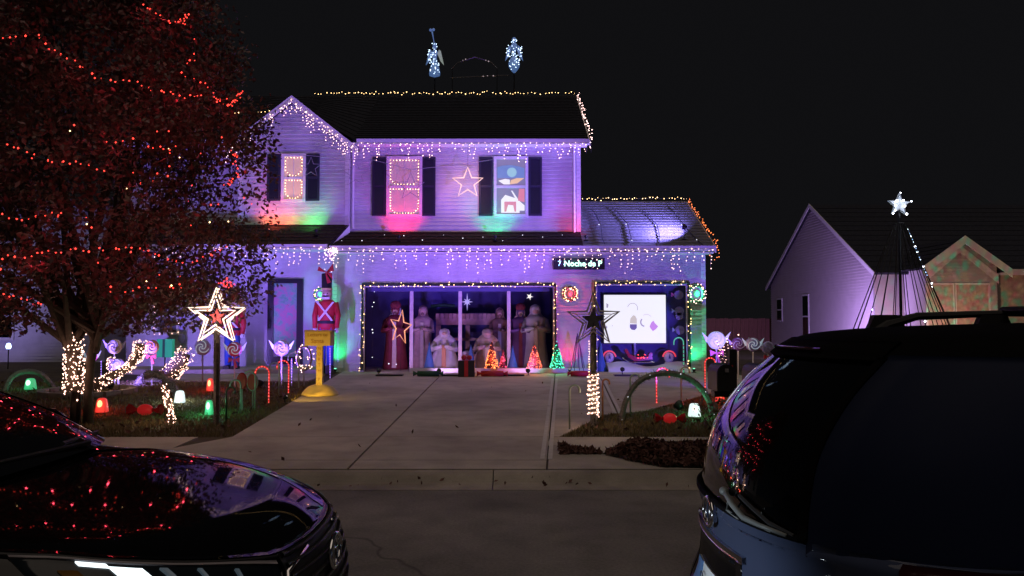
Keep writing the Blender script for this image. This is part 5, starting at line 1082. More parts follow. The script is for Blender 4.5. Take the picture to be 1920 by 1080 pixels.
b0 = gnd(1348, 800); t = thing('dark_shrub', 'dark leafless shrub growing around the mailbox post foot', 'shrub', (at(1346, 780, 10.9).x, 10.95, gz(10.95))); m = MB(); g = random.Random(4); bx_ = at(1346, 780, 10.95).x
for k in range(26): e = Vector((bx_ + g.gauss(0, .16), 10.95 + g.gauss(0, .12), gz(10.95) + g.uniform(.15, .5))); m.tube([(bx_ + g.gauss(0, .05), 10.95, gz(10.95)), e], [.008, .003], 4)
m.build('stems', 'bark', t, kind='stuff'); leafcloud(np.array([[bx_ + g.gauss(0, .16), 10.95 + g.gauss(0, .12), gz(10.95) + g.uniform(.08, .5)] for _ in range(160)]), .035, 'leaves', 'leafg', np.random.default_rng(3), t)
# ------------------------------------------------------------------ NEIGHBOUR HOUSE (right), fence, far left house
nb = thing('neighbour_house', 'pale neighbouring house with a tall side gable and dotted laser lights on its front', 'house', (14, 28, g0))
NX, NY0, NY1, NE, NP = 12.0, 26.5, 37.0, 3.42, 6.30
b = MB(); b.box((NX, NY0, g0-.5), (24, NY1, NE)); b.add([(NX, NY0, NE), (NX, NY1, NE), (NX, (NY0+NY1)/2, NP), (24, NY0, NE), (24, NY1, NE), (24, (NY0+NY1)/2, NP)], [(0,1,2), (3,5,4), (0,2,5,3), (1,4,5,2)]); b.build('wall', 'siding2', nb)
siding([(NY0, NY1, g0-.3, NE)], NX, (NY0, NE, (NY0+NY1)/2, NP, NY1, NE), 'x', 'siding', 'siding2', nb)
siding([(NX, 14.0, g0-.3, NE)], NY0, None, 'y', 'siding', 'siding2', nb)
roof((NX-.12, NY0-.35, NE-.10), (24.2, NY0-.35, NE-.10), (24.2, (NY0+NY1)/2, NP+.10), (NX-.12, (NY0+NY1)/2, NP+.10), 14, 'roof', 'shingle', nb)
roof((NX-.12, NY1+.35, NE-.10), (24.2, NY1+.35, NE-.10), (24.2, (NY0+NY1)/2, NP+.10), (NX-.12, (NY0+NY1)/2, NP+.10), 10, 'rear_roof', 'shingle', nb)
m = MB()
for (ya, yb_) in ((NY0-.35, (NY0+NY1)/2), (NY1+.35, (NY0+NY1)/2)):
    q = MB(); q.add([(NX-.16, ya, NE-.22), (NX-.16, yb_, NP-.02), (NX-.16, yb_, NP+.14), (NX-.16, ya, NE-.06), (NX-.13, ya, NE-.22), (NX-.13, yb_, NP-.02), (NX-.13, yb_, NP+.14), (NX-.13, ya, NE-.06)], [(0,1,2,3),(4,7,6,5),(0,4,5,1),(3,2,6,7),(0,3,7,4),(1,5,6,2)]); q.build('barge_board', 'white', nb)
def side_window(px0, px1, py0, py1):
    ya, yb_ = NX*F/(px1-CX), NX*F/(px0-CX); ym = (ya+yb_)/2; z0, z1 = at((px0+px1)/2, py1, ym).z, at((px0+px1)/2, py0, ym).z
    f = MB(); f.box((NX-.05, ya-.07, z0-.07), (NX-.022, yb_+.07, z1+.07)); w = f.build('window', 'white', nb); zm = (z0+z1)/2
    for a, c_ in ((z0, zm-.03), (zm+.03, z1)): p = MB(); p.box((NX-.056, ya, a), (NX-.051, yb_, c_)); p.build('pane', 'glass', w)
side_window(1459, 1467, 562, 600); side_window(1507, 1517, 555, 632)
# front wing
WY = 25.0; wx0, wx1 = at(1738, 500, WY).x, at(1868, 500, WY).x; wp = at(1799, 452, WY); wez = at(1738, 497, WY).z
b = MB(); b.prism([(wx0, g0-.5), (wx1, g0-.5), (wx1, wez), (wp.x, wp.z), (wx0, wez)], WY, 26.6); b.build('wing_wall', 'siding2', nb)
siding([(wx0, wx1, g0-.3, wez)], WY, (wx0, wez, wp.x, wp.z, wx1, wez), 'y', 'siding', 'siding2', nb)
sl_ = (wp.z - wez) / (wp.x - wx0); ov = .30
for sg, xe in ((-1, wx0-ov), (1, wx1+ov)):
    ze = wp.z - sl_*abs(xe - wp.x)
    roof((xe, WY-.3, ze+.10), (xe, 30.5, ze+.10), (wp.x, 30.5, wp.z+.10), (wp.x, WY-.3, wp.z+.10), 6, 'wing_roof', 'shingle', nb)
    q = MB(); q.prism([(wp.x, wp.z+.14), (xe, ze+.14), (xe, ze-.12), (wp.x, wp.z-.12)], WY-.34, WY-.305); q.build('barge_board', 'white', nb)
    q = MB(); q.prism([(wp.x, wp.z-.12), (xe - sg*.25, ze-.02), (xe - sg*.25, ze-.30), (wp.x, wp.z-.36)], WY-.03, WY-.021); q.build('frieze_board', 'white', nb)
for px0, px1 in ((1732+10, 1786), (1796, 1852)):
    q = px_rect(px0, px1, 534, 690, WY-.02); f = MB(); f.box((q[0]-.06, WY-.05, q[2]), (q[0], WY-.022, q[3]+.06)); f.box((q[1], WY-.05, q[2]), (q[1]+.06, WY-.022, q[3]+.06)); f.box((q[0], WY-.05, q[3]), (q[1], WY-.022, q[3]+.06)); w = f.build('wing_door', 'white', nb); p = MB(); p.box((q[0], WY-.035, q[2]), (q[1], WY-.025, q[3])); p.build('door_panel', 'tan', w)
b = MB(); b.box((wx1+.02, 25.6, g0-.5), (24, 26.4, at(1890, 516, 25.6).z)); b.build('garage_wall', 'tan', nb)
q = MB(); q.box((wx1+.05, 25.5, at(1890, 516, 25.6).z), (24, 25.9, at(1890, 505, 25.6).z)); q.build('gutter', 'white', nb)
flood((13.3, 22.6, g0), (14.2, 25, 2.6), 'laser projector on the neighbouring lawn throwing red and green dots', 'flood_green', 380, (1, 1, 1), 95, .4, .06, (34, .14, .36, .45, [(1, .55, .35), (.9, .42, .30), (1, .25, .25), (.95, .6, .3), (.25, 1, .5), (1, .5, .4)]), 'neighbour light projectors')
flood((9.9, 25.6, g0), (12, 31.0, 4.2), 'purple flood light beside the tall side gable of the neighbouring house', 'flood_purple', 1250, (.56, .34, .95), 150, .8, .08, None, 'neighbour light projectors', .1)
flood((12.4, 24.4, g0), (12.9, 26.5, 2.2), 'warm flood light at the recessed porch of the neighbouring house', 'gum_hot', 85, (1, .62, .60), 120, .8, .08, None, 'neighbour light projectors', .1)
FY = 37.6; fx0 = 8.4; fz = at(1400, 597, FY).z
fe = thing('board_fence', 'dim brown upright board fence between the two houses', 'fence', (fx0, FY, g0)); x = fx0; first = None; i = 0
while x < 14:
    if first is None: m = MB(); m.box((fx0, FY, g0-.1), (fx0+.185, FY+.02, fz)); first = m.build('board', 'fence', fe)
    else:
        c_ = first.copy(); COL.objects.link(c_); c_.parent = fe; c_.location = first.location + Vector((x - fx0, .012*(i % 2), .012*((i*7) % 3 - 1)))
    x += .195; i += 1
m = MB(); m.box((fx0, FY+.04, g0+.3), (14, FY+.08, g0+.4)); m.box((fx0, FY+.04, fz-.3), (14, FY+.08, fz-.2)); m.build('rail', 'fence', fe, kind='stuff')
lh = thing('far_house', 'dim pale house behind the big tree at the far left', 'house', (-17, 26, g0))
b = MB(); b.box((-26, 26, g0-.5), (-13.2, 34, 5.6)); b.build('wall', 'siding', lh); siding([(-26, -13.2, g0, 5.6)], 26, None, 'y', 'siding', 'siding', lh)
roof((-26.4, 25.6, 5.5), (-12.8, 25.6, 5.5), (-12.8, 30, 7.8), (-26.4, 30, 7.8), 14, 'roof', 'shingle', lh); roof((-26.4, 34.4, 5.5), (-12.8, 34.4, 5.5), (-12.8, 30, 7.8), (-26.4, 30, 7.8), 8, 'rear_roof', 'shingle', lh)
for x_ in (-24.5, -20.8, -17.2):
    for z_ in (1.2, 3.6):
        f = MB(); f.box((x_-.07, 25.93, z_-.07), (x_+1.07, 25.978, z_+1.47)); w = f.build('window', 'white', lh)
        for k in range(2): p = MB(); p.box((x_, 25.92, z_+.02+k*.72), (x_+1, 25.929, z_+.66+k*.72)); p.build('pane', 'glass', w)
flood((-16.2, 22.4, g0), (-17, 26, 3.6), 'added purple flood light in front of the dim far left house', 'flood_purple', 210, (.42, .32, 1), 110, .8, .08, None, 'neighbour light projectors', .1)  # no such lamp known, added to light the far wall purple
p = at(16, 650, 22); t = thing('lit_lantern', 'small blue-white lantern glowing at the far left behind the lawn', 'lantern', (p.x, 22, g0)); m = MB(); m.tube([(p.x, 22, g0), (p.x, 22, p.z-.06)], .015, 5); m.build('stake', 'black', t); m = MB(); m.lathe([(.05, p.z-.06), (.07, p.z), (.05, p.z+.08), (.01, p.z+.10)], (p.x, 22, 0), 8); m.build('lantern_globe', 'porchlamp', t, True)
# ------------------------------------------------------------------ MEGA TREE of light strings with star
Y = 22.0; c = at(1685, 384, Y); t = thing('pole_light_tree', 'tall cone of dark light strings on a pole with a starry top', 'light tree', (c.x, Y, g0)); x = c.x
m = MB(); m.tube([(x, Y, g0), (x, Y, c.z+.1)], [.045, .03], 8); m.build('pole', 'black', t)
m = MB(); zt = at(1685, 420, Y).z; R = 1.62; n = 20
for k in range(n):
    a = 2*PI*k/n + .05; m.tube([(x + .14*math.cos(a), Y + .14*math.sin(a), zt), (x + R*math.cos(a), Y + R*math.sin(a), g0+.04)], .013, 4)
m.build('light_strand', 'wire', t, kind='stuff')
m = MB(); m.tube([(x + R*math.cos(a), Y + R*math.sin(a), g0+.03) for a in np.linspace(0, 2*PI, 28, endpoint=False)], .02, 5, closed=True); m.tube([(x + .14*math.cos(a), Y + .14*math.sin(a), zt) for a in np.linspace(0, 2*PI, 14, endpoint=False)], .02, 5, closed=True); m.build('hoop', 'black', t, kind='stuff')
P = starpts(c, .32, .135, .05); m = MB(); m.prism([(p.x, p.z) for p in P], Y-.03, Y+.03); m.build('star_plate', 'candy_white', t); m = MB(); rope(m, [p - Vector((0, .05, 0)) for p in P], .014); m.build('star_rim', 'steel', t)
sp = [P[0], P[1], P[2], P[4], P[6], P[9], P[3], P[7]] + [c + Vector((.10, 0, .12)), c + Vector((-.1, 0, .1)), P[6] + Vector((.06, 0, .08))]
bulbs_mb([p - Vector((0, .09, 0)) for p in sp], .026).build('star_bulb', 'b_white', t, kind='stuff'); lamp('POINT', c - Vector((0, .5, 0)), 3, (.6, .7, 1), t, .2)
# seen strands carry a few lit dots
def strand(u, k): a = 2*PI*k/n + .05; r0 = .14 + (R-.14)*u; return Vector((x + r0*math.cos(a), Y + r0*math.sin(a) - .02, zt + (g0+.04-zt)*u))
bulbs_mb([strand(u, 19) for u in (.04, .09, .13, .16, .20, .25, .30)] + [strand(.42, 18), strand(.44, 19), strand(.68, 15), strand(.68, 14), strand(.60, 11), strand(.76, 11)], .024).build('bulb', 'b_white', t, kind='stuff')
bulbs_mb([strand(u, 19) for u in np.linspace(.05, .36, 16)], .018).build('dim_bulb', 'b_blue', t, kind='stuff')
# ------------------------------------------------------------------ BIG TREE with red lights
TX, TY = gnd(152, 796).x, gnd(152, 796).y; tz = gz(TY)
tree = thing('lawn_tree', 'big rounded tree with dark red leaves and a light-wrapped trunk on the left lawn', 'tree', (TX, TY, tz))
KZ = [1.45, 1.72, 2.3, 2.8, 3.4, 4.2, 5.2, 6.2, 7.2, 8.2, 8.9]; KR = [1.7, 2.35, 2.7, 2.8, 2.8, 2.72, 2.5, 2.2, 1.7, 1.0, .15]
def crad(z): return float(np.interp(z, KZ, KR))
CXT = TX - .10
g = random.Random(12); tr = MB()
for sx in (-.09, .11): tr.tube([(TX + sx, TY, tz-.1), (TX + sx*.9, TY, tz+.5), (TX + sx*1.1, TY + .02, tz+1.0), (TX + sx*2.0, TY, tz+1.5)], [.085, .062, .065, .06], 9)
trk = tr.build('trunk', 'bark', tree, True)
lb = MB()
for k in range(34):
    a = g.uniform(0, 2*PI); z1 = g.uniform(2.2, 8.3); r1 = crad(z1) * g.uniform(.65, .95); s0 = Vector((TX + g.choice([-.18, .2]), TY, tz + g.uniform(1.0, 1.5)))
    e = Vector((CXT + r1*math.cos(a), TY + r1*math.sin(a), z1)); md = s0.lerp(e, .5) + Vector((0, 0, .25)); P = [s0, s0.lerp(md, .6), md, md.lerp(e, .6), e]; lb.tube(P, [.05, .04, .03, .018, .006], 6)
    for _ in range(5):
        q = P[2].lerp(P[4], g.random()); lb.tube([q, q + Vector((g.uniform(-.6, .6), g.uniform(-.6, .6), g.uniform(-.2, .5)))], [.012, .004], 4)
lb.build('limbs', 'bark', tree, kind='stuff')
r_ = np.random.default_rng(77)
NC = 1250; cz = r_.uniform(1.66, 8.6, NC); ca = r_.uniform(0, 2*PI, NC); cr = np.array([crad(z) for z in cz]) * np.sqrt(r_.uniform(.18, 1.0, NC)) * r_.uniform(.86, 1.05, NC)
cc = np.c_[CXT + cr*np.cos(ca), TY + cr*np.sin(ca), cz]
Cn = np.repeat(cc, 94, 0) + r_.normal(0, .15, (NC*94, 3)) * np.array([1, 1, 1.15])
# window through which the lit facade shows: thinner foliage on the right of the lower crown
u_ = (Cn[:,0] - CX*0) * F / Cn[:,1] + CX; v_ = HZ - (Cn[:,2] - CAMZ) * F / Cn[:,1]
hole = np.zeros(len(Cn), bool)
for (hx, hy, hr) in ((-4.55, 3.75, .42), (-4.15, 3.35, .34), (-5.2, 3.45, .25), (-4.05, 3.95, .22), (-5.6, 2.75, .2), (-4.4, 2.5, .22), (-7.3, 3.2, .3)):
    hole |= ((Cn[:,0]-hx)**2 + (Cn[:,2]-hy)**2) < hr**2
keep = (~hole) | (r_.uniform(0, 1, len(Cn)) < .14)
keep &= Cn[:,2] > 1.52
Cn = Cn[keep]
low = (Cn[:,2] < 4.2) & (r_.uniform(0, 1, len(Cn)) < .22); Cn = Cn[~low]
leafcloud(Cn, .044, 'crown', None, r_, tree, None, ['leaf', 'leafg'])
# trunk wrap
light_wrap('trunk_lights', 'dense warm mini lights wrapped round the lower trunk of the big tree', [(140, 733), (139, 710), (140, 690), (138, 668), (140, 648)], TY - .06, .155, 330, 95)
bulbs_m = [at(120 + random.uniform(0, 44), random.uniform(624, 652), TY-.12) for _ in range(16)]
t = thing('trunk_lights', 'loose warm lights where the trunk of the big tree enters the crown', 'light string', bulbs_m[0]); m = MB(); m.tube(sorted(bulbs_m, key=lambda p: p.z)[::3], .004, 3); m.build('cord', 'wire', t); bulbs_mb(bulbs_m, .0095).build('bulb', 'b_warm', t, kind='stuff')
# red strings draped over the crown
def crown_pt(px, py):
    a, c_, d = ray(px, py); lo = None
    for Yy in np.arange(TY - 3.4, TY + .4, .03):
        xx = a/c_*Yy; z = CAMZ + d/c_*Yy
        if (xx-CXT)**2 + (Yy-TY)**2 < (crad(z)*.96)**2 and 1.5 < z < 8.9: return Vector((xx, Yy - .15, z))
    return Vector((a/c_*TY, TY - .1, CAMZ + d/c_*TY))
RS = [('top right sweep', [(262, 10), (282, 16), (300, 34), (330, 50), (354, 44), (361, 30), (352, 58)], .06), ('long upper sweep', [(8, 80), (34, 76), (82, 70), (98, 94), (135, 114), (160, 130), (195, 152), (225, 158), (255, 160), (280, 168), (320, 178), (372, 188), (432, 192)], .075),
      ('right edge drop', [(372, 84), (374, 118), (340, 138), (366, 152), (392, 164), (405, 170)], .10), ('bunched loop at the right edge', [(408, 182), (418, 196), (432, 203), (448, 196), (456, 180), (462, 172)], .035), ('short middle row', [(195, 265), (214, 270), (232, 270), (260, 262), (296, 284), (322, 286), (345, 278)], .10),
      ('left middle row', [(4, 276), (34, 274), (58, 290), (100, 305), (132, 310), (165, 310), (184, 314), (210, 328)], .075), ('left lower row', [(4, 405), (32, 410), (60, 414), (92, 407), (112, 404), (150, 408), (185, 410)], .075),
      ('long low row', [(8, 478), (20, 482), (60, 482), (106, 475), (135, 473), (160, 470), (200, 472), (232, 466), (266, 464), (292, 476), (318, 488), (345, 492), (366, 494), (400, 480), (420, 470), (436, 460)], .07),
      ('lowest left row', [(4, 542), (22, 550), (50, 562), (76, 568), (102, 570)], .06), ('lower right row', [(218, 552), (240, 548), (268, 542), (300, 543), (330, 538), (352, 542)], .09), ('right side knot', [(440, 290), (452, 296), (446, 308), (455, 330), (440, 345), (428, 352)], .035), ('knot above the glowing star', [(414, 525), (425, 533), (440, 540), (434, 524), (442, 530)], .045), ('lone right drop', [(384, 296), (372, 342), (362, 385), (358, 392)], .22), ('inner lower scatter', [(255, 330), (262, 344), (282, 350), (330, 330), (322, 285)], .18)]
for nm, pts, st in RS:
    path = [crown_pt(*p) for p in pts]
    q = light_string('tree_lights', 'red light string on the big tree, ' + nm, 'light string', path, 'b_red', st, .0115, 'red light strings on the big tree', 'wire', .016, len(nm)*7 + 1)
    for k in range(0, len(path)-1, 2): lamp('POINT', path[k] + Vector((0, .25, -.05)), .34, (1, .05, .09), q, .15)
g = random.Random(3); pts = [crown_pt(g.uniform(10, 480), g.uniform(230, 560)) for _ in range(34)]
q = thing('tree_lights', 'scattered single gold and red lights deep in the big tree', 'light string', pts[0], 'red light strings on the big tree'); m = MB(); ps = sorted(pts, key=lambda p: p.z)
for i in range(0, len(ps)-1, 2): m.tube([ps[i], ps[i] + Vector((0, .3, .1))], .003, 3)
m.build('cord', 'wire', q, kind='stuff'); bulbs_mb(pts[:22], .012).build('bulb', 'b_red', q, kind='stuff'); bulbs_mb(pts[22:], .010).build('gold_bulb', 'b_gold', q, kind='stuff')
# ------------------------------------------------------------------ CARS
class Shell:
    """closed plan outlines stacked in levels; t in [0,4): 0 = +x centre (front), 1 = left(+y) side middle, 2 = rear centre, 3 = right(-y) side"""
    def __init__(s, levels, org): s.L = levels; s.org = Vector(org)
    def lev(s, l):
        L = s.L; i = int(max(0, min(len(L)-2, math.floor(l)))); u = max(0., min(1., l - i))
        p0, p1, p2, p3 = L[max(i-1, 0)], L[i], L[i+1], L[min(i+2, len(L)-1)]
        def cr(a, b, c, d): return b + .5*u*(c - a + u*(2*a - 5*b + 4*c - d + u*(3*(b - c) + d - a)))
        return [cr(a, b, c, d) if not callable(b) else None for a, b, c, d in zip(p0, p1, p2, p3)]
    def pt(s, l, t):
        w, xf, xr, af, ar, nf, nr, zf, zm, zr, cr = s.lev(l); t = t % 4
        half = t if t <= 2 else 4 - t; sg = 1 if t <= 2 else -1
        if half <= .5:   th = (half/.5)*PI/2; y = w*math.sin(th)**(2/nf) if th > 0 else 0.; x = xf - af*(1 - max(0, math.cos(th))**(2/nf))
        elif half <= 1.5: u = half - .5; x = (xf - af) + (xr + ar - xf + af)*u; y = w
        else: th = ((2-half)/.5)*PI/2; y = w*math.sin(th)**(2/nr) if th > 0 else 0.; x = xr + ar*(1 - max(0, math.cos(th))**(2/nr))
        v = (x - xr) / max(1e-6, xf - xr)
        z = zr*(2*v-1)*(v-1) + zm*4*v*(1-v) + zf*v*(2*v-1)
        z += cr * (1 - (y/max(w, .05))**2)
        return s.org + Vector((x, y*sg, z))
    def nrm(s, l, t):
        e = .03; a = s.pt(l+e, t) - s.pt(l-e, t); b = s.pt(l, t+e) - s.pt(l, t-e); n = b.cross(a)
        return n.normalized() if n.length > 1e-9 else Vector((0, 0, 1))
    def mesh(s, l0, l1, nl, ts, closed=True, off=0., cap=None, solid=0.):
        m = MB(); nt = len(ts); vs = []; fs = []
        for i in range(nl+1):
            for t in ts:
                a_, b_ = (l0(t) if callable(l0) else l0), (l1(t) if callable(l1) else l1); l = a_ + (b_-a_)*i/nl
                vs.append(s.pt(l, t) + (s.nrm(l, t)*off if off else Vector((0,0,0))))
        for i in range(nl):
            for j in range(nt if closed else nt-1): fs.append((i*nt+j, i*nt+(j+1) % nt, (i+1)*nt+(j+1) % nt, (i+1)*nt+j))
        if cap: fs.append(tuple(range(nl*nt, nl*nt+nt)))
        m.add(vs, fs)
        if solid and not closed:      # skirt back into the body so that the patch has thickness
            ed = [j for j in range(nt)] + [i*nt+nt-1 for i in range(1, nl+1)] + [nl*nt+j for j in range(nt-2, -1, -1)] + [i*nt for i in range(nl-1, 0, -1)]
            base = len(m.v)
            for k in ed:
                i, j = divmod(k, nt); t = ts[j]; a_, b_ = (l0(t) if callable(l0) else l0), (l1(t) if callable(l1) else l1); l = a_ + (b_-a_)*i/nl; p = Vector(vs[k]) - s.nrm(l, ts[j])*solid; m.v.append(tuple(p))
            n = len(ed); m.f += [(ed[k], ed[(k+1) % n], base+(k+1) % n, base+k) for k in range(n)]; m.m += [0]*n
        return m
def tl(n=44):
    return list(np.linspace(0, .5, 12, endpoint=False)) + list(np.linspace(.5, 1.5, 14, endpoint=False)) + list(np.linspace(1.5, 2.5, 24, endpoint=False)) + list(np.linspace(2.5, 3.5, 14, endpoint=False)) + list(np.linspace(3.5, 4, 12, endpoint=False))
def wheel(car, x, y, side, r=.35):
    m = MB(); n = 28; prof = [(r*.62, -.11), (r*.92, -.115), (r, -.08), (r, .08), (r*.92, .115), (r*.62, .11)]
    m.loft([[Vector((x + q*math.cos(2*PI*j/n), y + side*h, r + q*math.sin(2*PI*j/n))) for j in range(n)] for q, h in prof], False); w = m.build('wheel', 'tyre', car, True)
    m = MB(); m.loft([[Vector((x + q*math.cos(2*PI*j/n), y + side*h, r + q*math.sin(2*PI*j/n))) for j in range(n)] for q, h in ((r*.63, .10), (r*.60, .06), (r*.2, .075), (r*.05, .08))]); m.build('rim', 'steel', w)
    m = MB()
    for k in range(5): a = 2*PI*k/5; m.tube([(x + r*.12*math.cos(a), y+side*.085, r + r*.12*math.sin(a)), (x + r*.60*math.cos(a), y+side*.10, r + r*.60*math.sin(a))], .022, 6)
    m.build('spoke', 'chrome', w, kind='stuff')
#  level rows: w, xf, xr, af, ar, nf, nr, zf, zm, zr, crown
def car_left():
    ox, oy = -.70, 3.17; car = thing('parked_car', 'black car nosing in from the left with its headlight glowing', 'car', (ox - 2.3, oy, 0))
    LV = [(.84, -.12, -4.45, .6, .5, 2.6, 2.6, .20, .20, .24, 0), (.90, -.03, -4.55, .66, .5, 2.6, 2.8, .32, .30, .34, 0), (.925, 0, -4.62, .72, .5, 2.5, 2.8, .50, .48, .52, 0), (.93, .0, -4.62, .75, .5, 2.5, 2.8, .66, .66, .68, 0),
          (.925, -.02, -4.60, .78, .5, 2.4, 2.8, .79, .86, .86, 0), (.91, -.06, -4.58, .80, .5, 2.4, 2.8, .885, 1.01, 1.00, 0), (.885, -.115, -4.56, .82, .5, 2.3, 2.8, .925, 1.09, 1.08, .0), (.855, -.18, -4.54, .82, .5, 2.3, 2.8, .955, 1.14, 1.12, .0),
          (.80, -.26, -4.48, .80, .48, 2.3, 2.8, .978, 1.165, 1.14, .0), (.70, -.38, -4.38, .74, .44, 2.3, 2.8, 1.000, 1.18, 1.15, .0), (.52, -.60, -4.2, .6, .36, 2.3, 2.6, 1.035, 1.195, 1.16, .0), (.28, -.92, -3.9, .36, .2, 2.2, 2.4, 1.08, 1.205, 1.16, .0), (.04, -1.2, -3.6, .05, .05, 2, 2, 1.115, 1.21, 1.16, 0)]
    B = Shell(LV, (ox, oy, 0)); T = tl(); B.mesh(0, len(LV)-1, 48, T, True, 0, True).build('body', 'paintk', car, True)
    # greenhouse
    def grow(w, xf, xr, z, af=.35, ar=.3, cr=0.): return (w, xf, xr, af, ar, 3.2, 3.0, z, z, z, cr)
    GV = [(.83, -1.16, -4.36, .40, .3, 3.2, 3.0, 1.14, 1.16, 1.15, .0), grow(.80, -1.43, -4.28, 1.28), grow(.745, -1.78, -4.15, 1.42), grow(.69, -2.08, -4.0, 1.57), grow(.64, -2.25, -3.9, 1.63), grow(.50, -2.5, -3.7, 1.665, cr=.01), grow(.02, -2.9, -3.2, 1.685, .05, .05)]
    H = Shell(GV, (ox, oy, 0)); H.mesh(0, 3, 16, T).build('glass_house', 'glass', car, True); H.mesh(2.9, 6, 14, T, True, .004, True).build('roof', 'paintk', car, True)
    for t0, t1 in ((.34, .46), (3.54, 3.66), (.92, .99), (3.01, 3.08), (1.40, 1.56), (2.44, 2.60)):
        H.mesh(0, 3.1, 12, list(np.linspace(t0, t1, 6)), False, .006, None, .01).build('pillar', 'paintk', car, True)
    for sy in (-1, 1):           # door mirror
        m = MB(); m.ball((ox - 1.72, oy + sy*1.02, 1.17), .09, .12, .085, 12, 8); mr = m.build('door_mirror', 'paintk', car, True); m = MB(); m.tube([(ox-1.70, oy+sy*.80, 1.11), (ox-1.72, oy+sy*.95, 1.14)], .03, 6); m.build('mirror_arm', 'blackp', mr)
    # bonnet with open shut line
    def hl1(t): return float(np.interp(abs(t), [.12, .37, .55], [4.95, 7.0, 7.1]))
    def bl0(t): return hl1(t) + .28
    ts = list(np.linspace(-.5, .5, 36)); B.mesh(bl0, 12, 22, ts, False, .007, None, .012).build('bonnet', 'paintk', car, True)
    m = MB(); m.tube([B.pt(bl0(t) - .1, t) for t in np.linspace(-.5, .5, 40)], .006, 5); m.build('bonnet_gap', 'blackp', car, True)
    # headlights
    for sg, nm in ((-1, 'right'), (1, 'left')):
        ts = list(np.linspace(.125*sg, .42*sg, 18)); hl = B.mesh(4.0, hl1, 10, ts, False, .004, None, .03).build('headlight', 'lens', car, True)
        B.mesh(lambda t: hl1(t) - .16, lambda t: hl1(t) - .02, 2, list(np.linspace(.125*sg, .42*sg, 16)), False, .010, None, .02).build('chrome_line', 'steel', hl, True)
        B.mesh(4.1, lambda t: hl1(t) - .45, 4, list(np.linspace(.298*sg, .330*sg, 6)), False, .010, None, .012).build('lit_lamp', 'headlamp', hl, True)
        B.mesh(lambda t: hl1(t) - .50, lambda t: hl1(t) - .28, 2, list(np.linspace(.330*sg, .358*sg, 5)), False, .010, None, .012).build('lit_strip', 'headlamp', hl, True)
        B.mesh(4.1, lambda t: hl1(t) - .9, 3, list(np.linspace(.365*sg, .385*sg, 6)), False, .010, None, .012).build('amber_reflector', 'amber', hl, True)
        for a, b_ in ((.272, .280), (.235, .240), (.19, .195)): B.mesh(4.2, lambda t: hl1(t) - .4, 4, list(np.linspace(a*sg, b_*sg, 3)), False, .012, None, .012).build('inner_fin', 'headdim', hl, True)
        if sg == -1:
            p = B.pt(5.0, -.25); lamp('SPOT', p + Vector((.10, -.06, 0)), 75, (.80, .90, 1), hl, .03, (.80, 2.8, .80), 34, .9)
    # grille and lower intake, emblem
    B.mesh(2.6, 5.2, 10, list(np.linspace(-.115, .115, 20)), False, .006, None, .02).build('grille', 'blackp', car, True)
    for l in np.linspace(2.8, 5.0, 7): B.mesh(l, l+.10, 1, list(np.linspace(-.11, .11, 16)), False, .018, None, .015).build('grille_slat', 'black', car, True)
    B.mesh(4.95, 5.15, 2, list(np.linspace(-.11, .11, 20)), False, .016, None, .02).build('chrome_bar', 'black', car, True)
    for sg in (-1, 1): m = MB(); m.tube([B.pt(4.9, .05*sg) + Vector((.012, 0, 0)), B.pt(4.5, .115*sg) + Vector((.012, 0, 0)), B.pt(3.0, .13*sg) + Vector((.012, 0, 0))], .010, 6); m.build('chrome_edge', 'chrome', car, True)
    p = B.pt(4.2, 0) + Vector((.035, 0, 0)); e = MB(); A = np.linspace(0, 2*PI, 26, endpoint=False)
    e.tube([p + Vector((0, .085*math.cos(a), .062*math.sin(a))) for a in A], .009, 6, closed=True); e.tube([p + Vector((0, .030*math.cos(a), .058*math.sin(a))) for a in A], .007, 6, closed=True); e.tube([p + Vector((0, .062*math.cos(a), .022*math.sin(a) + .032)) for a in A], .007, 6, closed=True); e.build('emblem', 'chrome', car, True, kind='stuff')
    B.mesh(.9, 2.2, 5, list(np.linspace(-.26, .26, 20)), False, .006, None, .02).build('lower_intake', 'blackp', car, True)
    for x in (-.98, -3.72):
        for sy in (-1, 1):
            wheel(car, ox + x, oy + sy*.835, sy)
            m = MB(); n = 20; m.tube([(ox + x + .40*math.cos(a), oy + sy*.915, .36 + .40*math.sin(a)) for a in np.linspace(-.2, PI+.2, 18)], .035, 6); m.build('wheel_arch', 'blackp', car, True)
    # wipers on the windscreen, seat visible
    m = MB(); m.tube([H.pt(.15, .12) + Vector((.01, 0, .012)), H.pt(.25, -.22) + Vector((.01, 0, .014))], .010, 5); m.tube([H.pt(.12, .36) + Vector((.01, 0, .012)), H.pt(.3, .05) + Vector((.01, 0, .014))], .010, 5); m.build('wiper', 'blackp', car, kind='stuff')
    B.mesh(6.6, 7.3, 3, list(np.linspace(.62, 1.4, 12)), False, .004, None, .01).build('side_crease', 'paintk', car, True)
    B.mesh(7.2, 7.35, 1, list(np.linspace(.60, 1.4, 12)), False, .006, None, .01).build('belt_trim', 'blackp', car, True)
    # tail lights, door lines, handles
    for sg in (-1, 1):
        B.mesh(5.0, 6.6, 5, list(np.linspace(2 + .22*sg, 2 + .50*sg, 8)), False, .006, None, .02).build('tail_light', 'taillamp', car, True)
        for tt in (.80, 1.12): m = MB(); p = B.pt(6.2, tt if sg > 0 else -tt); m.box(p + Vector((-.09, -.02, -.012)), p + Vector((.09, .02, .012))); m.build('door_handle', 'paintk', car)
    # rear-view mirror seen through the glass
    return car
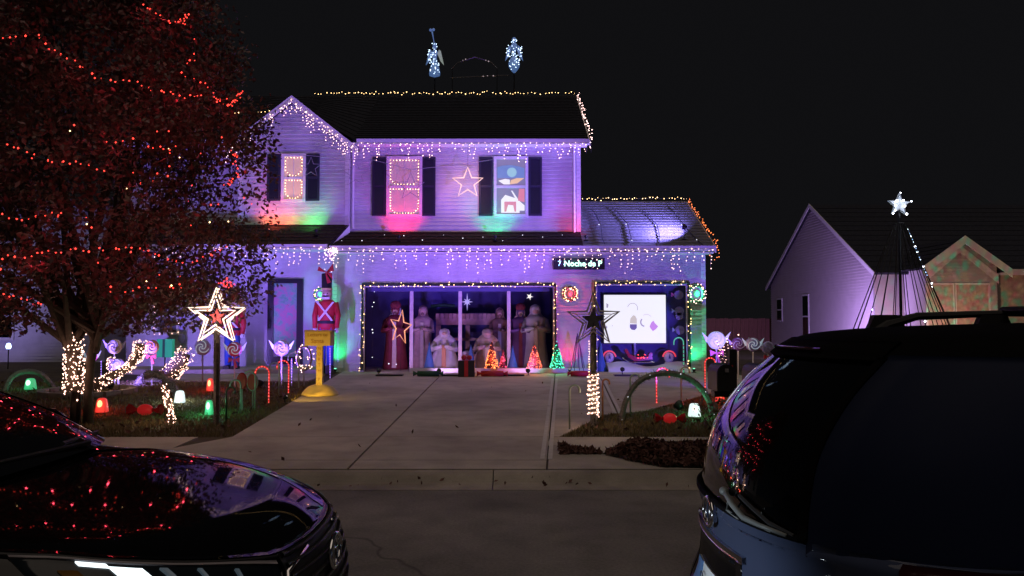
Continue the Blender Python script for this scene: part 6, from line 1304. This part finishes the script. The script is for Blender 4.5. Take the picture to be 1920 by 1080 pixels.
def car_right():
    ox, oy = .70, 3.0; car = thing('parked_car', 'dark blue car seen from behind at the right edge with a grey rear wiper', 'car', (ox + 2.3, oy, 0))
    # local x: front positive; rear at 0
    LV = [(.82, 4.45, .10, .5, .55, 2.6, 2.2, .24, .22, .26, 0), (.90, 4.55, .02, .5, .55, 2.8, 2.2, .34, .32, .36, 0), (.935, 4.6, .0, .55, .52, 2.8, 2.2, .52, .50, .52, 0), (.945, 4.6, .01, .6, .52, 2.6, 2.2, .66, .66, .64, 0), (.94, 4.58, .045, .6, .54, 2.6, 2.1, .78, .80, .76, 0),
          (.93, 4.5, .05, .6, .58, 2.6, 2.1, .88, .92, .90, 0), (.915, 4.4, .048, .6, .60, 2.6, 2.1, .95, 1.00, .97, 0), (.895, 4.2, .055, .6, .62, 2.6, 2.1, .99, 1.05, 1.03, 0), (.84, 3.8, .25, .5, .5, 2.6, 2.1, 1.03, 1.06, 1.04, 0), (.1, 3.2, 1.0, .1, .1, 2.4, 2.1, 1.08, 1.08, 1.04, 0)]
    B = Shell(LV, (ox, oy, 0)); T = tl(); B.mesh(0, len(LV)-1, 40, T, True, 0, True).build('body', 'paintb', car, True)
    def G(w, xf, xr, z, zr=None, af=.4, ar=.80, nr=2.45, cr=0.): return (w, xf, xr, af, ar, 3., nr, z, z, zr or z, cr)
    GV = [G(.885, 3.45, .045, 1.03, 1.00), G(.865, 3.2, .062, 1.16, 1.15), G(.835, 2.95, .105, 1.31, 1.30), G(.79, 2.7, .205, 1.45, 1.45), G(.745, 2.5, .32, 1.565, 1.56), G(.71, 2.35, .39, 1.625, 1.615), G(.64, 2.2, .49, 1.66, 1.645, cr=.010), G(.4, 2.0, .8, 1.68, 1.668, .3, .3, cr=.015), G(.02, 1.6, 1.4, 1.70, None, .02, .02)]
    H = Shell(GV, (ox, oy, 0)); H.mesh(0, 4.4, 22, T).build('glass_house', 'glass', car, True); H.mesh(4.25, 8, 16, T, True, .004, True).build('roof', 'roofshade', car, True)
    for t0, t1 in ((.36, .47), (3.53, 3.64), (.78, .83), (3.17, 3.22), (1.12, 1.17), (2.83, 2.88), (1.46, 1.795), (2.205, 2.54)):
        H.mesh(0, 4.5, 14, list(np.linspace(t0, t1, 8)), False, .006, None, .01).build('pillar', 'roofshade' if (1.4 > t0 or t0 > 2.6) else 'paintshade', car, True)
    for t0, t1 in ((.50, .77), (.84, 1.11), (1.18, 1.45), (3.23, 3.5), (2.89, 3.16), (2.55, 2.82)): H.mesh(.4, 4.1, 10, list(np.linspace(t0, t1, 6)), False, .004, None, .008).build('side_window', 'glass_side', car, True)
    # tailgate: frame edge, rear window, spoiler
    for sg in (1, -1):
        H.mesh(.36, 4.3, 14, list(np.linspace(2 + .193*sg, 2 + .207*sg, 3)), False, .012, None, .012).build('window_edge', 'roofshade', car, True)
    m = MB(); m.tube([H.pt(.38, t) + H.nrm(.38, t)*.008 for t in np.linspace(1.795, 2.205, 40)], .012, 6); m.build('window_seal', 'roofshade', car, True)
    sp = H.mesh(4.15, 5.3, 5, list(np.linspace(1.80, 2.20, 24)), False, .012, None, .02).build('spoiler', 'roofshade', car, True)
    H.mesh(4.4, 4.55, 2, list(np.linspace(1.92, 2.08, 8)), False, .024, None, .02).build('brake_lamp', 'taillamp', sp, True)
    # tail lights
    for sg in (1, -1): tl_ = B.mesh(4.6, 7.0, 8, list(np.linspace(2 + .34*sg, 2 + .54*sg, 10)), False, .006, None, .02).build('tail_light', 'taillamp', car, True); B.mesh(4.9, 5.4, 2, list(np.linspace(2 + .36*sg, 2 + .50*sg, 6)), False, .010, None, .02).build('reverse_lamp', 'lens', tl_, True)
    H.mesh(-.05, .36, 3, list(np.linspace(1.5, 2.5, 40)), False, .005, None, .01).build('tailgate_panel', 'paintb', car, True)
    # rear garnish, plate recess, plate
    B.mesh(4.95, 5.2, 3, list(np.linspace(1.86, 2.10, 16)), False, .014, None, .03).build('tailgate_trim', 'chrome', car, True)
    B.mesh(3.1, 4.9, 6, list(np.linspace(1.88, 2.09, 14)), False, .004, None, .02).build('plate_recess', 'paintk', car, True)
    pl = B.mesh(3.35, 4.15, 3, list(np.linspace(1.93, 2.06, 8)), False, .012, None, .006).build('number_plate', 'plate', car)
    B.mesh(3.35, 4.15, 3, list(np.linspace(1.93, 1.962, 4)), False, .015, None, .004).build('plate_band', 'plateb', pl)
    a, b_ = B.pt(4.42, 2.035), B.pt(4.42, 1.905)
    p = B.pt(4.42, 1.97) + Vector((-.020, 0, 0))
    for i, ch in enumerate('OBV'):
        q = B.pt(3.75, 1.974 + i*.030) + Vector((-.018, 0, 0)); text_mesh(ch, .075, .001, 'platek', pl, q, 'plate_letter', Matrix.Rotation(-PI/2, 4, 'Z'))
    # emblem, handle
    p = B.pt(6.45, 2) + Vector((-.012, 0, 0)); e = MB(); A = np.linspace(0, 2*PI, 24, endpoint=False); e.tube([p + Vector((0, .07*math.cos(a), .05*math.sin(a))) for a in A], .008, 6, closed=True); e.tube([p + Vector((0, .03*math.cos(a), .045*math.sin(a))) for a in A], .006, 6, closed=True); e.build('emblem', 'chrome', car, True, kind='stuff')
    # rear wiper at the lower far corner of the window
    def hp(l, t, o): return H.pt(l, t) + H.nrm(l, t)*o
    w = MB(); w.tube([hp(.72, 2.050, .020), hp(.60, 2.076, .030), hp(.47, 2.104, .032), hp(.44, 2.135, .028), hp(.40, 2.180, .022)], [.010, .010, .010, .008, .006], 7); w.ball(hp(.74, 2.040, .016), .017, .021, .015); wp_ = w.build('rear_wiper', 'wiper', car, True)
    w = MB(); w.tube([hp(.80, 2.081, .014), hp(.66, 2.117, .016), hp(.52, 2.148, .016), hp(.42, 2.189, .014)], .007, 5); w.build('wiper_blade', 'blackp', wp_)
    w = MB(); w.tube([hp(.66, 2.063, .026), hp(.42, 2.054, .016), hp(.37, 2.081, .014), hp(.38, 2.153, .016)], .006, 5); w.build('wiper_link', 'wiper', wp_)
    # roof rails
    for sy in (-1, 1):
        m = MB(); P = [(ox+.92, oy+sy*.58, 1.655), (ox+.98, oy+sy*.59, 1.69), (ox+1.12, oy+sy*.60, 1.728), (ox+1.5, oy+sy*.60, 1.742), (ox+2.0, oy+sy*.60, 1.735), (ox+2.5, oy+sy*.59, 1.67)]; m.tube(P, [.018, .024, .018, .014, .014, .015], 8)
        for xx in (.98, 1.46, 2.35): m.loft([[(ox+xx+u*q, oy+sy*.60+v, z) for u, v in ((-.08, -.018), (.08, -.018), (.08, .018), (-.08, .018))] for q, z in ((1.4, 1.62), (.9, 1.70), (.7, 1.735))])
        m.build('roof_rail', 'blackp', car, kind='stuff')
    m = MB(); m.tube([(ox+1.52, oy-.62, 1.752), (ox+1.52, oy+.62, 1.752)], .020, 8); m.build('cross_bar', 'blackp', car)
    for sy in (-1, 1): m = MB(); m.ball((ox+3.2, oy+sy*1.03, 1.12), .10, .12, .09); m.build('door_mirror', 'paintb', car, True)
    for x in (.95, 3.65):
        for sy in (-1, 1):
            wheel(car, ox+x, oy+sy*.845, sy); m = MB(); m.tube([(ox + x + .40*math.cos(a), oy + sy*.925, .36 + .40*math.sin(a)) for a in np.linspace(-.2, PI+.2, 18)], .035, 6); m.build('wheel_arch', 'blackp', car, True)
    for sg in (-1, 1):
        for tt in (.85, 1.2): m = MB(); p = B.pt(6.0, tt if sg > 0 else -tt); m.box(p + Vector((-.09, -.02, -.012)), p + Vector((.09, .02, .012))); m.build('door_handle', 'paintb', car)
        B.mesh(4.5, 5.8, 4, list(np.linspace(.22*sg, .52*sg, 10)), False, .006, None, .02).build('headlight', 'lens', car, True)
    B.mesh(2.5, 4.3, 5, list(np.linspace(-.17, .17, 12)), False, .006, None, .02).build('grille', 'blackp', car, True)
    return car
car_left(); car_right()
